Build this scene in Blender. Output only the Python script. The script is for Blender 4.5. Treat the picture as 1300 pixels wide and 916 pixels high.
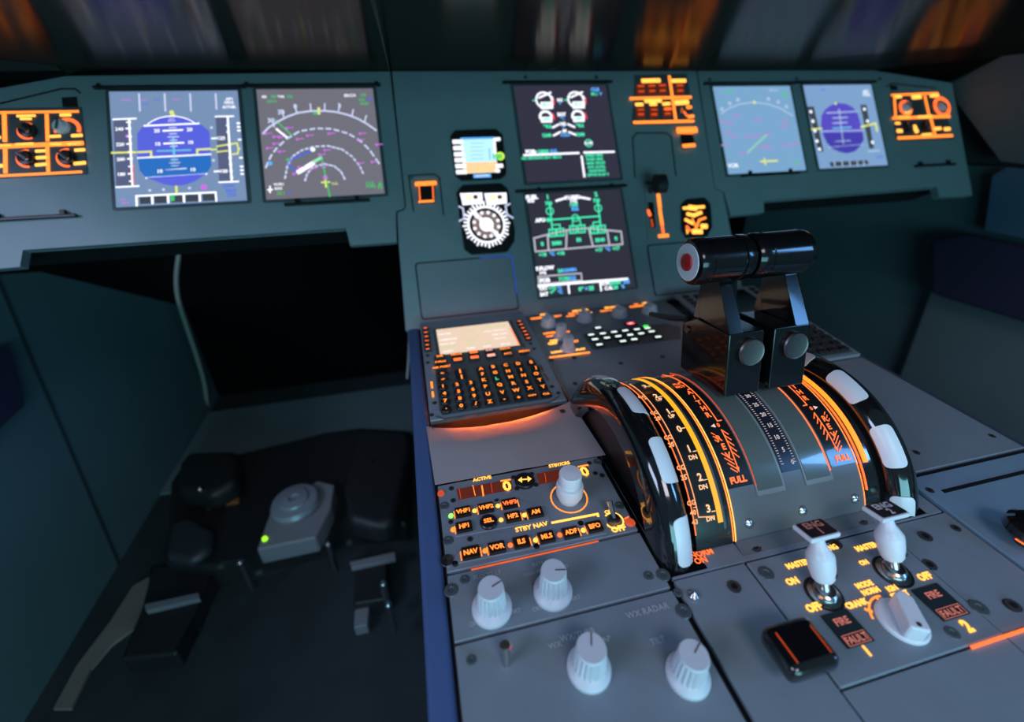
import bpy, bmesh, math, random
from mathutils import Matrix, Vector, Euler
random.seed(4)
for o in list(bpy.data.objects): bpy.data.objects.remove(o)
sc = bpy.context.scene
col = sc.collection
R_ = math.radians
# ------------------------------------------------------------------ camera, world, lights, exposure
CAM = Vector((0.00484, -0.27685, 0.28963)); CROT = Euler((1.0947, 0.01214, -0.22916), 'XYZ'); FPX = 560.32
cd = bpy.data.cameras.new('camera'); cam = bpy.data.objects.new('camera', cd); col.objects.link(cam)
cam.location = CAM; cam.rotation_euler = CROT
cd.sensor_width = 36; cd.lens = FPX/1300*36; cd.shift_y = -44.5/1300; cd.clip_start = .01
cd.dof.use_dof = True; cd.dof.focus_distance = .36; cd.dof.aperture_fstop = 3.2
sc.camera = cam
sc.view_settings.view_transform = 'Standard'; sc.view_settings.look = 'None'
sc.view_settings.gamma = 1; sc.view_settings.exposure = 0; sc.view_settings.use_curve_mapping = False
w = bpy.data.worlds.new('world'); sc.world = w; w.use_nodes = True
w.node_tree.nodes['Background'].inputs[0].default_value = (.07, .135, .17, 1)
w.node_tree.nodes['Background'].inputs[1].default_value = .85
def area(name, loc, target, sx, sy, power, color):
    l = bpy.data.lights.new(name, 'AREA'); l.shape = 'RECTANGLE'; l.size = sx; l.size_y = sy
    l.energy = power; l.color = color
    o = bpy.data.objects.new(name, l); col.objects.link(o); o.location = loc
    o.rotation_euler = (Vector(target)-Vector(loc)).to_track_quat('-Z', 'Y').to_euler()
    return o
area('right_side_window_light', (1.5, -.75, .75), (.35, -.1, 0), .6, .35, 13, (.16, .45, 1))  # added soft blue fill from the right, no window is built
area('left_side_window_light', (-1.2, -.55, .9), (.1, .1, .1), .7, .4, 10.0, (.58, .66, 1))  # added pale blue fill from the left, no window is built
area('rear_cabin_light', (.2, -1.5, .2), (.25, .4, .15), 1.4, .5, 14.0, (.3, .82, .95)).data.specular_factor = .3  # added teal wash behind the camera, brightens the instrument panels
area('overhead_dome_light', (.15, -1.0, 1.0), (.2, .0, 0), .5, .3, 5.0, (.78, .74, .9))  # added soft fill from above and behind, no lamp is built

# ------------------------------------------------------------------ frames and pixel measuring
class Frame:
    def __init__(s, o, a):       # plane rotated about the X axis; a = angle of its local y from horizontal
        s.M = Matrix.Translation(o) @ Matrix.Rotation(a, 4, 'X'); s.I = s.M.inverted()
PA = math.pi/2-.56874
PED = Frame((0, 0, 0), 0)
MCF = Frame((0, .08137, .003), .0726)
PAN = Frame((0, .48998, .30387), PA)
CR = CROT.to_matrix()
def hit(u, v, fr, h=0):
    d = fr.I.to_3x3() @ (CR @ Vector(((u-650)/FPX, -(v-413.5)/FPX, -1))); c = fr.I @ CAM
    p = c + d*((h-c.z)/d.z); return (p.x, p.y)
def Z(ox, oy, s, fr, h=0): return lambda x, y: hit(ox+x/s, oy+y/s, fr, h)
# ------------------------------------------------------------------ materials
MATS = {}
def mat(name, color, rough=.5, metal=0, emit=None, strength=1, spec=.5, noise=0, scale=60, bump=0, coat=0, alpha=1):
    if name in MATS: return MATS[name]
    m = bpy.data.materials.new(name); m.use_nodes = True; nt = m.node_tree; b = nt.nodes['Principled BSDF']
    b.inputs['Base Color'].default_value = (*color, 1); b.inputs['Roughness'].default_value = rough
    b.inputs['Metallic'].default_value = metal; b.inputs['Specular IOR Level'].default_value = spec
    b.inputs['Coat Weight'].default_value = coat; b.inputs['Coat Roughness'].default_value = .04
    if emit: b.inputs['Emission Color'].default_value = (*emit, 1); b.inputs['Emission Strength'].default_value = strength
    if noise or bump:
        tc = nt.nodes.new('ShaderNodeTexCoord'); n = nt.nodes.new('ShaderNodeTexNoise'); n.inputs['Scale'].default_value = scale
        n.inputs['Detail'].default_value = 5
        nt.links.new(tc.outputs['Object'], n.inputs['Vector'])
        if noise:
            mx = nt.nodes.new('ShaderNodeMix'); mx.data_type = 'RGBA'
            mx.inputs[6].default_value = (*[c*(1-noise) for c in color], 1); mx.inputs[7].default_value = (*[min(1, c*(1+noise)) for c in color], 1)
            nt.links.new(n.outputs['Fac'], mx.inputs[0]); nt.links.new(mx.outputs[2], b.inputs['Base Color'])
        if bump:
            bp = nt.nodes.new('ShaderNodeBump'); bp.inputs['Strength'].default_value = bump; bp.inputs['Distance'].default_value = .001
            nt.links.new(n.outputs['Fac'], bp.inputs['Height']); nt.links.new(bp.outputs[0], b.inputs['Normal'])
    MATS[name] = m; return m
def em(name, c, s=1, base=(.01, .01, .01)): return mat(name, base, .5, 0, c, s)
paint = mat('panel_paint', (.20, .25, .272), .42, noise=.10, scale=25, bump=.15)
pedpaint = mat('pedestal_paint', (.20, .235, .275), .4, noise=.10, scale=40, bump=.2)
darkpaint = mat('dark_grey_paint', (.07, .085, .095), .4, noise=.1)
black = mat('black_plastic', (.012, .012, .014), .35)
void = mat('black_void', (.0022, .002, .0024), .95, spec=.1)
gloss = mat('gloss_black', (.006, .006, .007), .12, coat=1)
shield = mat('glareshield_black', (.006, .007, .006), .5, spec=0)
_n = shield.node_tree; _g = _n.nodes.new('ShaderNodeBsdfGlossy'); _g.inputs[0].default_value = (.12, .11, .10, 1); _g.inputs[1].default_value = .135
_a = _n.nodes.new('ShaderNodeAddShader'); _o = [q for q in _n.nodes if q.type == 'OUTPUT_MATERIAL'][0]
_n.links.new(_n.nodes['Principled BSDF'].outputs[0], _a.inputs[0]); _n.links.new(_g.outputs[0], _a.inputs[1]); _n.links.new(_a.outputs[0], _o.inputs[0])
softbl = mat('soft_black', (.008, .008, .01), .7)
bumper = mat('blue_bumper', (.06, .11, .26), .45)
metal = mat('steel', (.55, .55, .55), .25, 1)
dmetal = mat('dark_steel', (.16, .14, .14), .4, 1)
white = mat('white_plastic', (.75, .76, .82), .35)
knobm = mat('knob_grey_white', (.6, .62, .68), .4)
red = mat('red_button', (.45, .01, .015), .4)
paperm = mat('grey_paper', (.36, .32, .335), .8, noise=.06, scale=12)
glassm = mat('screen_dark_glass', (.01, .01, .012), .12)
wallm = mat('wall_teal', (.082, .148, .165), .75, noise=.15, scale=9)
liner = mat('side_liner', (.20, .22, .25), .7, noise=.12, scale=6)
floorm = mat('floor_dark', (.020, .030, .034), .7, noise=.5, scale=14)
cushion = mat('navy_cushion', (.022, .016, .05), .85)
labelw = mat('grey_print', (.42, .44, .46), .6)
whitep = mat('white_print', (.7, .7, .75), .6)
OR = em('orange_light', (1, .235, .028), 1.9)
ORY = em('amber_light', (1, .42, .06), 2.2)
ORD = em('dim_orange_light', (1, .10, .012), .8)
ORR = em('red_orange_light', (1, .14, .025), 1.9)
YB = em('yellow_band_light', (1, .46, .01), 1.15)
DKR = em('unlit_amber_window', (.10, .012, .004), 1)
WS = em('white_symbol', (.9, .92, 1), 1.3)
LWS = em('pale_symbol', (.62, .68, .95), 1.0)
GS = em('green_symbol', (.06, .75, .42), 1.15)
GR = em('green_line', (.03, .62, .12), 1.0)
CY = em('cyan_symbol', (.10, .42, 1), 1.1)
YS = em('yellow_symbol', (.8, .85, .2), 1.0)
MG = em('magenta_symbol', (.62, .16, .80), 1.0)
RDS = em('red_symbol', (.9, .05, .07), 1.0)
BLS = em('blue_symbol', (.06, .14, .85), 1.0)
SKY = em('attitude_sky', (.10, .125, .74), 1.0)
GND = em('attitude_ground', (.02, .16, .55), 1.0)
# ------------------------------------------------------------------ mesh builder
_tc = {}
def glyphs(s, bold):
    k = (s, bold)
    if k not in _tc:
        c = bpy.data.curves.new('t', 'FONT'); c.body = s; c.size = 1; c.align_x = 'CENTER'; c.align_y = 'CENTER'; c.offset = bold; c.resolution_u = 2
        o = bpy.data.objects.new('t', c); col.objects.link(o)
        bpy.context.view_layer.update()
        m = bpy.data.meshes.new_from_object(o.evaluated_get(bpy.context.evaluated_depsgraph_get()))
        vs = [tuple(v.co) for v in m.vertices]; fs = [tuple(p.vertices) for p in m.polygons]
        xs = [v[0] for v in vs] or [0]; ys = [v[1] for v in vs] or [0]
        cx = (min(xs)+max(xs))/2; cy = (min(ys)+max(ys))/2; h = max(.01, max(ys)-min(ys)) if s.strip('-.') else 1
        wd = max(xs)-min(xs)
        _tc[k] = ([((v[0]-cx)/.7, (v[1]-cy)/.7) for v in vs], fs, wd/.7)
        bpy.data.objects.remove(o); bpy.data.meshes.remove(m); bpy.data.curves.remove(c)
    return _tc[k]
class MB:
    def __init__(s): s.v = []; s.f = []
    def add(s, vs, fs):
        n = len(s.v); s.v += [tuple(v) for v in vs]; s.f += [tuple(i+n for i in f) for f in fs]; return s
    def box(s, x0, x1, y0, y1, z0, z1, b=0, seg=2):
        if x0 > x1: x0, x1 = x1, x0
        if y0 > y1: y0, y1 = y1, y0
        return s.poly([(x0, y0), (x1, y0), (x1, y1), (x0, y1)], z0, z1, b, seg)
    def poly(s, pts, z0, z1, b=0, seg=2):
        a = sum(pts[i][0]*pts[(i+1) % len(pts)][1]-pts[(i+1) % len(pts)][0]*pts[i][1] for i in range(len(pts)))
        if a < 0: pts = pts[::-1]
        n = len(pts); vs = [(x, y, z0) for x, y in pts]+[(x, y, z1) for x, y in pts]
        fs = [tuple(range(n-1, -1, -1)), tuple(range(n, 2*n))]+[(i, (i+1) % n, n+(i+1) % n, n+i) for i in range(n)]
        if b:
            bm = bmesh.new(); bv = [bm.verts.new(v) for v in vs]
            for f in fs: bm.faces.new([bv[i] for i in f])
            bmesh.ops.bevel(bm, geom=bm.edges[:], offset=b, segments=seg, affect='EDGES', profile=.5)
            bm.verts.index_update(); vs = [tuple(v.co) for v in bm.verts]; fs = [tuple(v.index for v in f.verts) for f in bm.faces]; bm.free()
        return s.add(vs, fs)
    def flat(s, pts, z): return s.poly(pts, z-.0004, z)
    def cyl(s, cx, cy, r, z0, z1, r2=None, n=24): return s.lathe(cx, cy, [(0, z0), (r, z0), (r if r2 is None else r2, z1), (0, z1)], n)
    def lathe(s, cx, cy, prof, n=28, flute=0, fr=(0, 99)):
        vs = []; fs = []
        for (r, z) in prof:
            for i in range(n):
                a = 2*math.pi*i/n; rr = max(r, 1e-5)
                if flute and fr[0] <= z <= fr[1] and (i % 2): rr *= 1-flute
                vs.append((cx+rr*math.cos(a), cy+rr*math.sin(a), z))
        for k in range(len(prof)-1):
            for i in range(n): j = (i+1) % n; fs.append((k*n+i, k*n+j, (k+1)*n+j, (k+1)*n+i))
        return s.add(vs, fs)
    def seg(s, p, q, w, z):
        dx, dy = q[0]-p[0], q[1]-p[1]; L = math.hypot(dx, dy) or 1e-6; nx, ny = -dy/L*w/2, dx/L*w/2; ex, ey = dx/L*w/2, dy/L*w/2
        return s.poly([(p[0]-ex*.8+nx, p[1]-ey*.8+ny), (p[0]-ex-nx*0, p[1]-ey), (p[0]-ex*.8-nx, p[1]-ey*.8-ny), (q[0]+ex*.8-nx, q[1]+ey*.8-ny), (q[0]+ex, q[1]+ey), (q[0]+ex*.8+nx, q[1]+ey*.8+ny)], z-.0003, z)
    def path(s, pts, w, z, closed=False):
        for i in range(len(pts)-(0 if closed else 1)): s.seg(pts[i], pts[(i+1) % len(pts)], w, z)
        return s
    def arc(s, cx, cy, r, w, z, a0=0, a1=360, n=24, ry=None, dash=False):
        ry = ry or r; vs = []; fs = []; dz = .0003
        for i in range(n+1):
            a = R_(a0+(a1-a0)*i/n)
            for k, zz in ((r-w/2, z), (r+w/2, z), (r+w/2, z-dz), (r-w/2, z-dz)): vs.append((cx+k*math.cos(a), cy+k*math.sin(a)*ry/r, zz))
        for i in range(n):
            if dash and i % 2: continue
            for j in range(4): k = (j+1) % 4; fs.append((4*i+j, 4*i+k, 4*i+4+k, 4*i+4+j))
        return s.add(vs, fs)
    def disc(s, cx, cy, r, z, n=16, ry=None): return s.flat([(cx+r*math.cos(2*math.pi*i/n), cy+(ry or r)*math.sin(2*math.pi*i/n)) for i in range(n)], z)
    def text(s, t, x, y, h, z, bold=.02, sx=1, rot=0):
        vs, fs, wd = glyphs(t, bold); c, q = math.cos(rot), math.sin(rot)
        return s.add([(x+(a*c*sx-b*q)*h, y+(a*q*sx+b*c)*h, z) for a, b in vs], fs)
    def tube(s, pts, r, n=10):
        pts = [Vector(p) for p in pts]; vs = []; fs = []; up = Vector((0.01, .02, 1))
        for i, p in enumerate(pts):
            d = (pts[min(i+1, len(pts)-1)]-pts[max(i-1, 0)]).normalized(); a = d.cross(up).normalized(); b = a.cross(d)
            rr = r[i] if isinstance(r, (list, tuple)) else r
            for k in range(n): t = 2*math.pi*k/n; vs.append(tuple(p+a*rr*math.cos(t)+b*rr*math.sin(t)))
        for i in range(len(pts)-1):
            for k in range(n): j = (k+1) % n; fs.append((i*n+k, i*n+j, (i+1)*n+j, (i+1)*n+k))
        fs += [tuple(range(n-1, -1, -1)), tuple(range((len(pts)-1)*n, len(pts)*n))]
        return s.add(vs, fs)
    def xprism(s, prof, x0, x1, b=0, seg=2):       # profile in (y, z), extruded along x
        m = MB().poly(prof, x0, x1, b, seg); return s.add([(v[2], v[0], v[1]) for v in m.v], m.f)
    def map(s, fn): s.v = [tuple(fn(*v)) for v in s.v]; return s
# ------------------------------------------------------------------ things and parts
def build(name, mb, m, M, parent=None, smooth=True, label=None):
    me = bpy.data.meshes.new(name); me.from_pydata([tuple(M @ Vector(v)) for v in mb.v], [], mb.f); me.materials.append(m)
    bm = bmesh.new(); bm.from_mesh(me); bmesh.ops.recalc_face_normals(bm, faces=bm.faces[:]); bm.to_mesh(me); bm.free()
    if smooth:
        for p in me.polygons: p.use_smooth = True
        me.set_sharp_from_angle(angle=R_(35))
    me.update()
    o = bpy.data.objects.new(name, me); col.objects.link(o)
    if parent: o.parent = parent
    if smooth: wn = o.modifiers.new('weighted_normal', 'WEIGHTED_NORMAL'); wn.keep_sharp = True; wn.weight = 80
    if label: o['label'] = label
    return o
class Thing:
    """a thing standing in a frame; its parts are drawn in frame coordinates"""
    def __init__(s, name, label, cat, fr, loc, group=None):
        s.fr = fr; s.e = bpy.data.objects.new(name, None); col.objects.link(s.e); s.e.empty_display_size = .02
        s.e.matrix_world = fr.M @ Matrix.Translation(loc); s.T = Matrix.Translation(-Vector(loc))
        s.e['label'] = label; s.e['category'] = cat
        if group: s.e['group'] = group
    def part(s, name, mb, m, parent=None, label=None, smooth=True): return build(name, mb, m, s.T, parent or s.e, smooth, label)
def struct(name, mb, m, M=Matrix.Identity(4)):
    o = build(name, mb, m, M); o['kind'] = 'structure'; return o
class Draw:
    """lit symbols of one screen or legend plate, one mesh for each colour"""
    def __init__(s, zf, k, z, ws=1.15): s.z = zf; s.k = k; s.h = z; s.m = {}; s.ws = ws
    def g(s, c): return s.m.setdefault(c, MB())
    def line(s, c, pts, w, closed=False): s.g(c).path([s.z(*p) for p in pts], w*s.k*s.ws, s.h+.0001, closed); return s
    def fill(s, c, pts, dz=0): s.g(c).flat([s.z(*p) for p in pts], s.h+dz); return s
    def text(s, c, t, x, y, h, bold=.02, sx=1): X, Y = s.z(x, y); s.g(c).text(t, X, Y, h*s.k, s.h+.0002, bold, sx); return s
    def ring(s, c, x, y, r, w, a0=0, a1=360, n=24, dash=False): X, Y = s.z(x, y); s.g(c).arc(X, Y, r*s.k, w*s.k, s.h+.0001, a0, a1, n, None, dash); return s
    def dot(s, c, x, y, r): X, Y = s.z(x, y); s.g(c).disc(X, Y, r*s.k, s.h+.0001); return s
    def done(s, th, parent=None, names=None):
        for c, m in s.m.items():
            if m.v: th.part((names or {}).get(c, c.name.replace('_light', '_legend') if 'symbol' not in c.name else c.name), m, c, parent)
def rrect(x0, x1, y0, y1, r, n=4):
    o = []
    for cx, cy, a in ((x1-r, y1-r, 0), (x0+r, y1-r, 90), (x0+r, y0+r, 180), (x1-r, y0+r, 270)):
        for i in range(n+1): t = R_(a+90*i/n); o.append((cx+r*math.cos(t), cy+r*math.sin(t)))
    return o
def screw(th, x, y, z, r=.0032, m=None, ringm=None):
    p = th.part('screw', MB().lathe(x, y, [(0, z), (r, z), (r*.9, z+.0007), (r*.45, z+.0008), (r*.35, z+.0002), (0, z+.0002)], 14), m or darkpaint)
def hole(th, x, y, z, r=.0028): p = th.part('fastener', MB().cyl(x, y, r, z-.0002, z+.0003, n=16), mat('fastener_brown', (.05, .042, .045), .45)); th.part('fastener_socket', MB().cyl(x, y, r*.5, z, z+.0005, n=10), black, p)
def knob(th, x, y, z, r0, r1, h, m=knobm, flutes=20, pointer=True, a=0, parent=None):
    sk = h*.22
    p = th.part('knob', MB().lathe(x, y, [(0, z), (r0, z), (r0, z+sk*.45), (r0*.9, z+sk*.8), (r1*1.12, z+sk*1.1), (r1*1.0, z+h*.86), (r1*1.0, z+h*.93), (r1*.93, z+h), (0, z+h)], flutes*2, .13, (z+sk*1.05, z+h*.87)), m, parent)
    if pointer:
        th.part('pointer_line', MB().poly([(x+.1*r1*math.cos(a)-.0003*math.sin(a), y+.1*r1*math.sin(a)+.0003*math.cos(a)), (x+r1*.9*math.cos(a)-.0003*math.sin(a), y+r1*.9*math.sin(a)+.0003*math.cos(a)), (x+r1*.9*math.cos(a)+.0003*math.sin(a), y+r1*.9*math.sin(a)-.0003*math.cos(a)), (x+.1*r1*math.cos(a)+.0003*math.sin(a), y+.1*r1*math.sin(a)-.0003*math.cos(a))], z+h-.0002, z+h+.0003), black, p)
    return p
def at(u, v, axis, val):       # point where the pixel's sight line meets the plane axis = val
    d = CR @ Vector(((u-650)/FPX, -(v-413.5)/FPX, -1)); return CAM+d*((val-CAM[axis])/d[axis])

# ================================================================== THE SETTING
F0 = -.5
struct('floor', MB().box(-1.3, 1.9, -1.2, 1.3, F0-.04, F0), floorm)
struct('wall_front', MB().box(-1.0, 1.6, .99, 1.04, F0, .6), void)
struct('wall_right.002', MB().xprism([(-.6, .08), (.985, .02), (.985, .62), (-.6, .95)], 1.125, 1.15), mat('upper_wall_grey', (.06, .075, .085), .8))
# left side wall, its upper edge falls away forward
struct('wall_left', MB().xprism([(-1.1, F0), (.985, F0), (.985, -.2), (.60, .036), (.52, .06), (-1.1, .06)], -.66, -.62), wallm)
struct('trim_1', MB().xprism([(.425, F0+.001), (.431, F0+.001), (.52, .058), (.514, .058)], -.6198, -.618), mat('seam_teal', (.025, .042, .05), .8))
struct('trim_2', MB().xprism([(-.3, -.16), (.425, -.12), (.455, -.03), (-.3, .058)], -.6198, -.60, .006), cushion)
struct('baseboard_front', MB().xprism([(.60, F0+.001), (.90, F0+.001), (.90, F0+.006), (.60, F0+.006)], -.618, -.03), mat('kick_plate_teal', (.11, .175, .185), .7))
# right side wall with cushion band and liner
struct('wall_right', MB().xprism([(-1.1, F0), (.985, F0), (.985, .1), (.36, .165), (-1.1, .165)], 1.10, 1.14), wallm)
struct('trim_3', MB().xprism([(-.6, .0), (.325, .0), (.375, -.083), (.345, F0+.001), (-.6, F0+.001)], 1.075, 1.099, .004), mat('side_panel_grey', (.12, .15, .165), .75, noise=.1, scale=8))
struct('trim_4', MB().xprism([(-.6, .056), (.345, .046), (.395, .02), (.352, -.084), (-.6, -.03)], 1.04, 1.0745, .01), cushion)
struct('trim_5', MB().xprism([(-.6, .168), (.345, .168), (.362, .15), (.335, .052), (-.6, .06)], 1.075, 1.099, .004), mat('blue_lit_wall', (.06, .12, .2), .7))  # blue light on this wall band is put into its base colour
struct('wall_right.001', MB().xprism([(-.6, .95), (.2, .5), (.38, .376), (.4957, .306), (.4711, .270), (.36, .175), (-.6, .172)], 1.08, 1.12), mat('liner_grey', (.11, .125, .14), .8, noise=.08, scale=5))

# ================================================================== GLARESHIELD
xs = [(-.62, .290, .33), (-.413, .3225, .40), (-.36, .328, .328), (0, .328, .328), (.50, .328, .328), (.885, .3275, .332), (1.079, .3055, .362)]
g = MB(); ys = [.507, .40, .30, .10, -.14]
vs = []; fs = []
for x, za, zb in xs:
    for y in ys:
        t = (.507-y)/.107
        z = za+(zb-za)*t*(1 if t <= 1 else 1) if abs(zb-za) > .02 else za+(zb-za)*t
        z = min(z, .52); vs.append((x, y, z))
    for y in ys[::-1]:
        t = (.507-y)/.107; z = min(za+(zb-za)*t, .52); vs.append((x, y, z+.045))
n = len(ys)*2
for i in range(len(xs)-1):
    for j in range(n): k = (j+1) % n; fs.append((i*n+j, i*n+k, (i+1)*n+k, (i+1)*n+j))
fs += [tuple(range(n)), tuple(range((len(xs)-1)*n, len(xs)*n))]
g.add(vs, fs)
gl = Thing('glareshield', 'glossy black glareshield hood above the instrument panels, reflecting the screens', 'glareshield', PED, (.26, .3, .33))
gl.part('hood', g, shield)
gl.part('arrow_mark', MB().add([(x, y, z) for x, y, z in [(.226, .44, .3275), (.246, .44, .3275), (.236, .46, .3275)]], [(0, 2, 1)]), black)
gl.part('seam', MB().box(-.0006, .0006, -.13, .505, .3275, .329), black)

# ================================================================== MAIN INSTRUMENT PANELS
Lp = [(-.545, -.012), (-.4852, .0058), (-.4126, .0226), (.0005, .0286), (-.0008, -.180), (-.004, -.1845), (-.0150, -.1865), (-.0177, -.2326), (-.0825, -.2325), (-.0849, -.2062), (-.4693, -.2062), (-.4717, -.2285), (-.545, -.2295)]
Cp = [(.0028, .0286), (.5140, .0286), (.5078, -.1825), (.5110, -.1850), (.5240, -.1895), (.5285, -.36), (-.0200, -.362), (-.0155, -.2345), (-.0128, -.1888), (-.0020, -.1868), (.0015, -.1815)]
Rp = [(.5165, .0286), (.8847, .0290), (1.074, .0026), (1.0617, -.2266), (.9792, -.2248), (.9812, -.2040), (.5988, -.2078), (.5968, -.2290), (.5300, -.2311), (.5262, -.1885), (.5130, -.1830), (.5102, -.1800)]
iL = Thing('instrument_panel', 'dark teal left instrument panel above the open footwell, holding two bright screens', 'panel', PAN, (-.25, -.1, 0))
iC = Thing('instrument_panel', 'dark teal centre instrument panel above the pedestal, holding two stacked screens', 'panel', PAN, (.25, -.1, 0))
iR = Thing('instrument_panel', 'dark teal right instrument panel beyond the throttle levers, with two pale blue screens', 'panel', PAN, (.78, -.1, 0))
for t, P in ((iL, Lp), (iC, Cp), (iR, Rp)): t.part('faceplate', MB().poly(P, -.012, 0, .0008, 1), paint)
iL.part('back_box', MB().box(-.53, -.09, -.20, .005, -.09, -.0125), softbl)
iC.part('back_box', MB().box(.01, .505, -.34, .02, -.09, -.0125), softbl)
iR.part('back_box', MB().box(.60, 1.04, -.20, -.005, -.09, -.0125), softbl)
def rail(t, p, q, h=.006, w=.0035, name='pull_handle'):
    m = MB().box(p[0], q[0], p[1]-w/2, p[1]+w/2, .0005, h, .0008)
    t.part(name, m, black)
Z1 = Z(0, 80, 3.94, PAN); Z2 = Z(310, 80, 3.94, PAN); Z3 = Z(560, 80, 3.94, PAN); Z4 = Z(560, 230, 3.94, PAN); Z5 = Z(880, 70, 3.095, PAN)
for t, a, b in ((iL, (362, 261), (470, 256)), (iL, (-20, 281), (100, 272)), (iR, (940, 224), (1013, 220)), (iR, (1160, 212), (1210, 209))):
    A = hit(*a, PAN); B = hit(*b, PAN); rail(t, A, B)
    for q in (.15, .85): t.part('handle_post', MB().box(A[0]+(B[0]-A[0])*q-.003, A[0]+(B[0]-A[0])*q+.003, A[1]-.001, A[1]+.008, 0, .005, .0006), black)
for t, px in ((iL, [(125, 108), (313, 106), (478, 105)]), (iC, [(667, 98), (757, 98), (684, 239), (776, 234)]), (iR, [(901, 101), (1011, 100), (1117, 100)])):
    for u, v in px: X, Y = hit(u, v, PAN); hole(t, X, Y, .0003, .003)
def groove(t, pts, w=.0022, name='panel_seam'): t.part(name, MB().path(pts, w, .0006), black)
groove(iL, [hit(-10, 134, PAN), hit(78, 113, PAN), hit(96, 113, PAN), hit(102, 118, PAN)])
groove(iR, [hit(1125, 110, PAN), hit(1132, 106, PAN), hit(1188, 112, PAN)])
# centre panel recess and cover plates
groove(iC, [hit(*p, PAN) for p in [(806, 225), (803, 175), (808, 169), (846, 169), (852, 174), (858, 223)]], .002, 'recess_edge')
bx = hit(531, 335, PAN), hit(648, 327, PAN), hit(652, 378, PAN), hit(537, 408, PAN)
cv = Thing('cover_plate', 'blank grey cover plate with rounded corners left of the lower centre screen', 'cover plate', PAN, (.075, -.31, 0))
cv.part('outline', MB().poly(rrect(.0035, .1475, -.349, -.2655, .005), .0002, .0007), black)
cv.part('plate', MB().poly(rrect(.0055, .1455, -.347, -.2675, .004), .0004, .0014), mat('cover_grey', (.22, .235, .26), .3, noise=.08, scale=20))
cv.part('blue_edge', MB().path([(.098, -.2664), (.143, -.2664), (.1467, -.270), (.1467, -.325)], .0009, .0018), em('blue_edge_light', (.04, .12, .9), .8))
cw = Thing('cover_plate', 'blank teal cover plate right of the lower centre screen, behind the red throttle button', 'cover plate', PAN, (.44, -.31, 0))
cw.part('outline', MB().poly(rrect(.3685, .516, -.352, -.2685, .005), .0002, .0007), black)
cw.part('plate', MB().poly(rrect(.3705, .514, -.350, -.2705, .004), .0004, .0014), paint)

# ------------------------------------------------------------------ display units
def display(c4, zoom, label, bg, top_rail=True):
    P = [zoom(*c) for c in c4]; xa = (P[0][0]+P[3][0])/2; xb = (P[1][0]+P[2][0])/2; yt = (P[0][1]+P[1][1])/2; yb = (P[2][1]+P[3][1])/2
    t = Thing('display_unit', label, 'screen', PAN, ((xa+xb)/2, (yt+yb)/2, 0), None)
    t.part('bezel', MB().poly(rrect(xa-.005, xb+.005, yb-.004, yt+.004, .003), .0002, .0012), darkpaint)
    s = t.part('screen', MB().poly([(xa, yb), (xb, yb), (xb, yt), (xa, yt)], .001, .0022), bg)
    t.part('top_lip', MB().box(xa-.017, xb+.012, yt+.0035, yt+.0062, .0005, .006, .0006), black)
    return t, s, (xa, xb, yb, yt)
def panelmat(name, c, s=1):
    m = mat(name, (.015, .015, .02), .18, 0, c, s); return m
k1 = .00027
# --- left primary flight display
t, s, b = display([(555, 152), (1195, 138), (1232, 690), (583, 722)], Z1, 'bright blue flight attitude screen on the left panel, leftmost of the screens', panelmat('pfd_glow', (.19, .29, .48)))
ZQ = Z(130, 100, 5.389, PAN); d = Draw(ZQ, .0002, .0024)
d.fill(panelmat('tape_grey', (.10, .12, .22)), [(83, 285), (190, 285), (215, 740), (103, 745)]); TG = MATS['tape_grey']
d.fill(TG, [(780, 268), (862, 268), (885, 705), (805, 712)]); 
for a in ((262, 345), (362, 452), (475, 560), (575, 665), (690, 780)): d.fill(panelmat('dial_dark', (.05, .06, .08)), [(a[0], 815-(a[0]-250)*.05), (a[1], 812-(a[0]-250)*.05), (a[1]+3, 858-(a[0]-250)*.05), (a[0]+3, 862-(a[0]-250)*.05)])
ball = [(290, 325), (340, 295), (400, 275), (485, 265), (570, 272), (640, 292), (690, 325), (738, 365), (745, 520), (752, 600), (715, 655), (640, 705), (570, 730), (500, 737), (430, 727), (360, 700), (305, 680), (262, 630), (250, 550), (246, 380)]
d.fill(SKY, ball); d.fill(GND, [(251, 548), (745, 522), (752, 600), (715, 655), (305, 680), (262, 630)], .0001); d.fill(SKY, [(305, 682), (715, 656), (640, 705), (570, 730), (500, 737), (430, 727), (360, 700)], .0002)
for p in ([(295, 328), (665, 312)], [(252, 548), (745, 522)], [(308, 682), (717, 655)], [(425, 362), (553, 356)], [(430, 449), (560, 443)], [(442, 628), (577, 619)]): d.line(WS, p, 10)
for y in (340, 382, 403, 427, 467, 580, 600, 558): dx = 35 if y in (403, 580) else 22; d.line(LWS, [(488+(y-340)*.06-dx, y+1), (488+(y-340)*.06+dx, y-1)], 7)
d.line(em('cyan_bar', (.15, .55, .8), 1), [(385, 500), (608, 493)], 10); d.line(MATS['cyan_bar'], [(492, 410), (500, 600)], 13)
d.ring(WS, 492, 470, 215, 7, 50, 132); d.fill(WS, [(465, 272), (500, 270), (512, 300), (455, 302)])
for tx, x, y in (('20', 380, 362), ('20', 603, 353), ('10', 388, 452), ('10', 612, 441), ('10', 403, 637), ('10', 628, 626)): d.text(WS, tx, x, y, 24, .03)
d.line(YS, [(75, 512), (235, 508)], 11); d.line(YS, [(255, 508), (340, 503), (342, 540)], 12); d.line(YS, [(742, 485), (655, 490), (655, 520)], 12)
d.line(YS, [(750, 490), (785, 488)], 9); d.line(YS, [(790, 468), (925, 445), (935, 480), (945, 482)], 9); d.line(YS, [(792, 505), (862, 498)], 9); d.line(YS, [(885, 522), (930, 518), (937, 485)], 9); d.line(YS, [(480, 235), (487, 252)], 22); d.line(YS, [(512, 742), (514, 785)], 12)
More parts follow.
